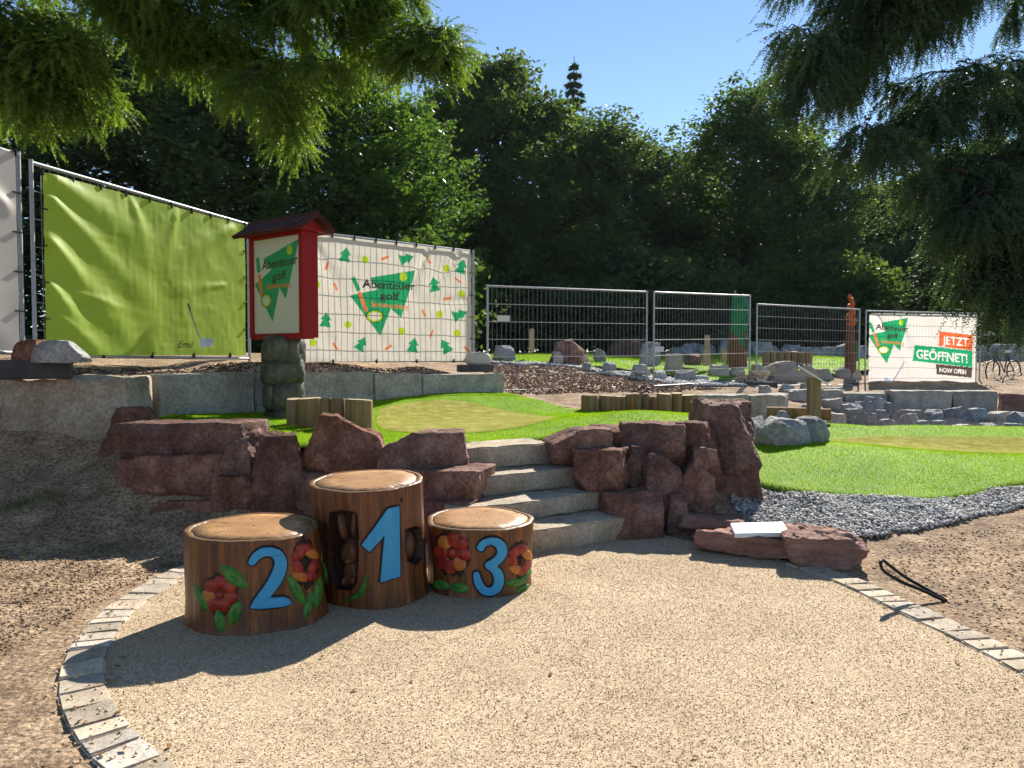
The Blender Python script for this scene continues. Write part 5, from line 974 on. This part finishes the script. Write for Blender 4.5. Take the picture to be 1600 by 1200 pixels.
# near conifers: boughs with twigs and needles
def sprays(base, dirn, length, nneed, nl, nw, flatn, droop=.25):
    """needle triangles along curved twigs; arrays of n twigs"""
    n = len(base); t = np.linspace(.08, 1, nneed)[None, :, None]; L_ = length[:, None, None]
    P0 = base[:, None] + dirn[:, None] * t * L_ + np.array([0, 0, -1.])[None, None] * (droop * L_ * t * t)
    ax = dirn[:, None] + np.array([0, 0, -2.])[None, None] * droop * t; ax = ax / np.linalg.norm(ax, axis=2, keepdims=True)
    side = np.cross(ax, flatn[:, None]); side /= np.linalg.norm(side, axis=2, keepdims=True) + 1e-9; upv = np.cross(side, ax)
    sg = np.where(np.arange(nneed) % 2 == 0, 1., -1.)[None, :, None]; sp = rng.normal(size=(n, nneed, 1)) * .45
    d = ax * .75 + side * sg + upv * sp; d /= np.linalg.norm(d, axis=2, keepdims=True); ln = nl * (1.1 - .55 * t) * (.8 + .4 * rng.random((n, nneed, 1)))
    wv = np.cross(d, upv + .6 * rng.normal(size=(n, nneed, 3))); wv /= np.linalg.norm(wv, axis=2, keepdims=True) + 1e-9
    V = np.stack([P0 - wv * nw, P0 + wv * nw, P0 + d * ln], 2).reshape(-1, 3)
    return V
def bough_tree(name, trunk, trunk_r, h, mains, tips, label, mat, ntw, tl, nneed, nl, nw, hang, sub=2, seed=1, side=.3):
    rs = np.random.default_rng(seed); zb = float(gz(trunk[0], trunk[1])); e = empty(name, (trunk[0], trunk[1], zb), label, 'tree')
    MB().tube([(trunk[0], trunk[1], zb - .2), (trunk[0], trunk[1], zb + h * .5), (trunk[0], trunk[1], zb + h)], [trunk_r, trunk_r * .7, .03], 12).build('trunk', MT['bark'], e, smooth=True)
    VV = []; m = MB(); nodes = []; Tn = np.array([trunk[0], trunk[1]])
    def wig(path, amp):
        q = np.cumsum(rs.normal(size=path.shape) * amp, 0); t = np.linspace(0, 1, len(path))[:, None]; return path + q - q[-1:] * t - q[:1] * (1 - t)
    for mp_ in mains:
        p = np.array(spline([(trunk[0], trunk[1], mp_[0][2] + .4)] + [tuple(q) for q in mp_], 6)); p = wig(p, .02); m.tube([tuple(q) for q in p], [.055 * (1 - .85 * k / len(p)) for k in range(len(p))], 6, False); nodes.append(p[3:])
        tips = tips + [tuple(q + rs.normal(size=3) * .12) for q in p[5::2]]
    nodes = np.concatenate(nodes); nd = np.linalg.norm(nodes[:, :2] - Tn, axis=1)
    for tip in tips:
        tip = np.array(tip); dd = np.linalg.norm(nodes - tip, axis=1) + np.where(nd > np.linalg.norm(tip[:2] - Tn) - .15, 1.5, 0) + np.where(nodes[:, 2] < tip[2] - .1, .6, 0) + np.abs(np.maximum(.5 - np.linalg.norm(nodes - tip, axis=1), 0)) * 2
        rt = nodes[np.argmin(dd)]; L_ = np.linalg.norm(tip - rt); mid = (rt + tip) / 2 + np.array([0, 0, .18 * L_]); t = np.linspace(0, 1, 14)[:, None]; path = wig(rt * (1 - t) ** 2 + 2 * mid * t * (1 - t) + tip * t * t, .012)
        m.tube([tuple(p) for p in path], [max(.003, .016 * (1 - k / 13)) for k in range(14)], 5, False)
        n = int(ntw * (.35 + .65 * min(L_, 2))); s = .05 + .95 * rs.random(n) ** .85; idx = s * 13; i0 = np.minimum(idx.astype(int), 12); fr_ = (idx - i0)[:, None]; B = path[i0] * (1 - fr_) + path[i0 + 1] * fr_; ax = path[i0 + 1] - path[i0]; ax /= np.linalg.norm(ax, axis=1, keepdims=True)
        sd_ = np.cross(ax, [0, 0, 1.]); sd_ /= np.linalg.norm(sd_, axis=1, keepdims=True) + 1e-6; sgn = np.where(rs.random(n) < .5, 1., -1.)[:, None]
        D = ax * .7 + sd_ * sgn * (.5 + .6 * rs.random((n, 1))) + np.array([0, 0, -1.]) * (hang * (.2 + .9 * rs.random((n, 1)))) + rs.normal(size=(n, 3)) * .25; D /= np.linalg.norm(D, axis=1, keepdims=True)
        LT = side * (1.15 - .75 * s) * (.4 + .8 * rs.random(n))
        for k in range(sub):
            f = (.2 + .8 * rs.random((n, 1))) if k else np.ones((n, 1)); BB = B + D * LT[:, None] * f + np.array([0, 0, -.22]) * hang * LT[:, None] * f * f
            D2 = D + rs.normal(size=(n, 3)) * (.5 if k else .2) + np.array([0, 0, -.4 * hang]); D2 /= np.linalg.norm(D2, axis=1, keepdims=True); fl_ = np.array([[0, 0, 1.]]) + rs.normal(size=(n, 3)) * .45
            VV.append(sprays(BB, D2, tl * (.6 + .7 * rs.random(n)), nneed, nl, nw, fl_, .12 + .2 * hang))
        for b, d, l in zip(B[::3], D[::3], LT[::3]): m.tube([tuple(b), tuple(b + d * l * .5 - np.array([0, 0, .05 * hang * l])), tuple(b + d * l - np.array([0, 0, .22 * hang * l]))], [.003, .002, .001], 3, False)
    V = np.concatenate(VV); part('needles', V, np.arange(len(V)).reshape(-1, 3), MT[mat], e); m.build('limbs', MT['bark'], e)
    return e
rr = random.Random(77)
LT_ = [(15, 215), (70, 225), (125, 208), (180, 200), (40, 165), (150, 150), (225, 120), (20, 90), (100, 80), (190, 60), (290, 95), (330, 150), (375, 185), (415, 200), (445, 235), (470, 262), (400, 130), (480, 170), (350, 60), (440, 60), (520, 130), (560, 115), (600, 110), (640, 125), (685, 128), (700, 105), (670, 70), (650, 30), (600, 40), (540, 50), (500, 20), (620, -10), (420, 0), (300, 10), (180, -10), (60, 10), (-60, 120), (-40, 200), (240, 20), (380, 20), (560, -20), (120, 120), (260, 60), (480, 90)]
tp_ = [tuple(PY(x, y - 36, rr.uniform(4.4, 5.6))) for x, y in LT_]
mn = [[PY(-250, -160, 5.0), PY(60, -60, 5.0), PY(250, 20, 5.0), PY(360, 70, 5.0), PY(420, 110, 5.0)], [PY(-200, -20, 4.7), PY(20, 60, 4.7), PY(110, 120, 4.7)], [PY(-100, -260, 5.4), PY(250, -120, 5.3), PY(450, -20, 5.2), PY(580, 40, 5.1), PY(640, 80, 5.1)], [PY(0, -200, 4.6), PY(180, -60, 4.6), PY(260, 10, 4.6)]]
bough_tree('fir_tree', (-6.2, 6.0), .3, 11, mn, tp_, 'overhanging fir with bright green drooping boughs above the green banner', 'needle_light', 105, .13, 24, .027, .0046, .45, 3, 3, .30)
RT_ = [(1222, 20), (1235, 95), (1228, 160), (1250, 190), (1290, 215), (1330, 130), (1300, 60), (1290, 10), (1350, 245), (1385, 270), (1410, 330), (1440, 400), (1475, 460), (1500, 485), (1450, 300), (1500, 380), (1540, 440), (1560, 380), (1590, 520), (1575, 545), (1545, 520), (1620, 470), (1600, 330), (1400, 180), (1460, 220), (1370, 80), (1440, 100), (1520, 150), (1580, 220), (1350, 0), (1420, 20), (1500, 40), (1580, 80), (1650, 150), (1660, 300), (1280, 130), (1320, 180), (1530, 290), (1480, 340), (1610, 420), (1400, -40), (1490, -50)]
tp_ = [tuple(PY(x + (25 if y > 250 else 0), y - 55, rr.uniform(5.1, 6.4) if y < 240 else rr.uniform(4.7, 5.3))) for x, y in RT_]
mn = [[PY(1700, -150, 6.2), PY(1500, -60, 5.8), PY(1380, 20, 5.6), PY(1290, 70, 5.5)], [PY(1700, 60, 6.2), PY(1560, 110, 5.8), PY(1440, 170, 5.6), PY(1360, 215, 5.5)], [PY(1720, 150, 5.6), PY(1620, 210, 5.2), PY(1550, 280, 5.0), PY(1500, 330, 4.9)], [PY(1740, 250, 5.6), PY(1670, 310, 5.1), PY(1630, 380, 4.9)]]
bough_tree('spruce_tree', (5.9, 6.9), .32, 12, mn, tp_, 'big dark spruce with hanging curtains of twigs at the right', 'needle_dark', 100, .18, 24, .032, .0052, 1.0, 3, 5, .34)


# ------------------------------------------------------------ thin bluish haze added as a veil to lift the dark wood
hz_ = MB().box((0, 60, 13.0), (1900, 1900, 29.5)).build('haze', None, origin=(0, 0, 0)); tag(hz_, 'very thin bluish haze added over the whole site to lift the dark wood', 'haze', kind='stuff')
hm = bpy.data.materials.new('haze'); hm.use_nodes = True; N = hm.node_tree.nodes; N.remove(N['Principled BSDF']); pv = N.new('ShaderNodeVolumePrincipled'); pv.inputs['Color'].default_value = (.62, .8, 1, 1); pv.inputs['Density'].default_value = .00012; pv.inputs['Anisotropy'].default_value = .2
hm.node_tree.links.new(pv.outputs[0], N['Material Output'].inputs['Volume']); hz_.data.materials.append(hm)
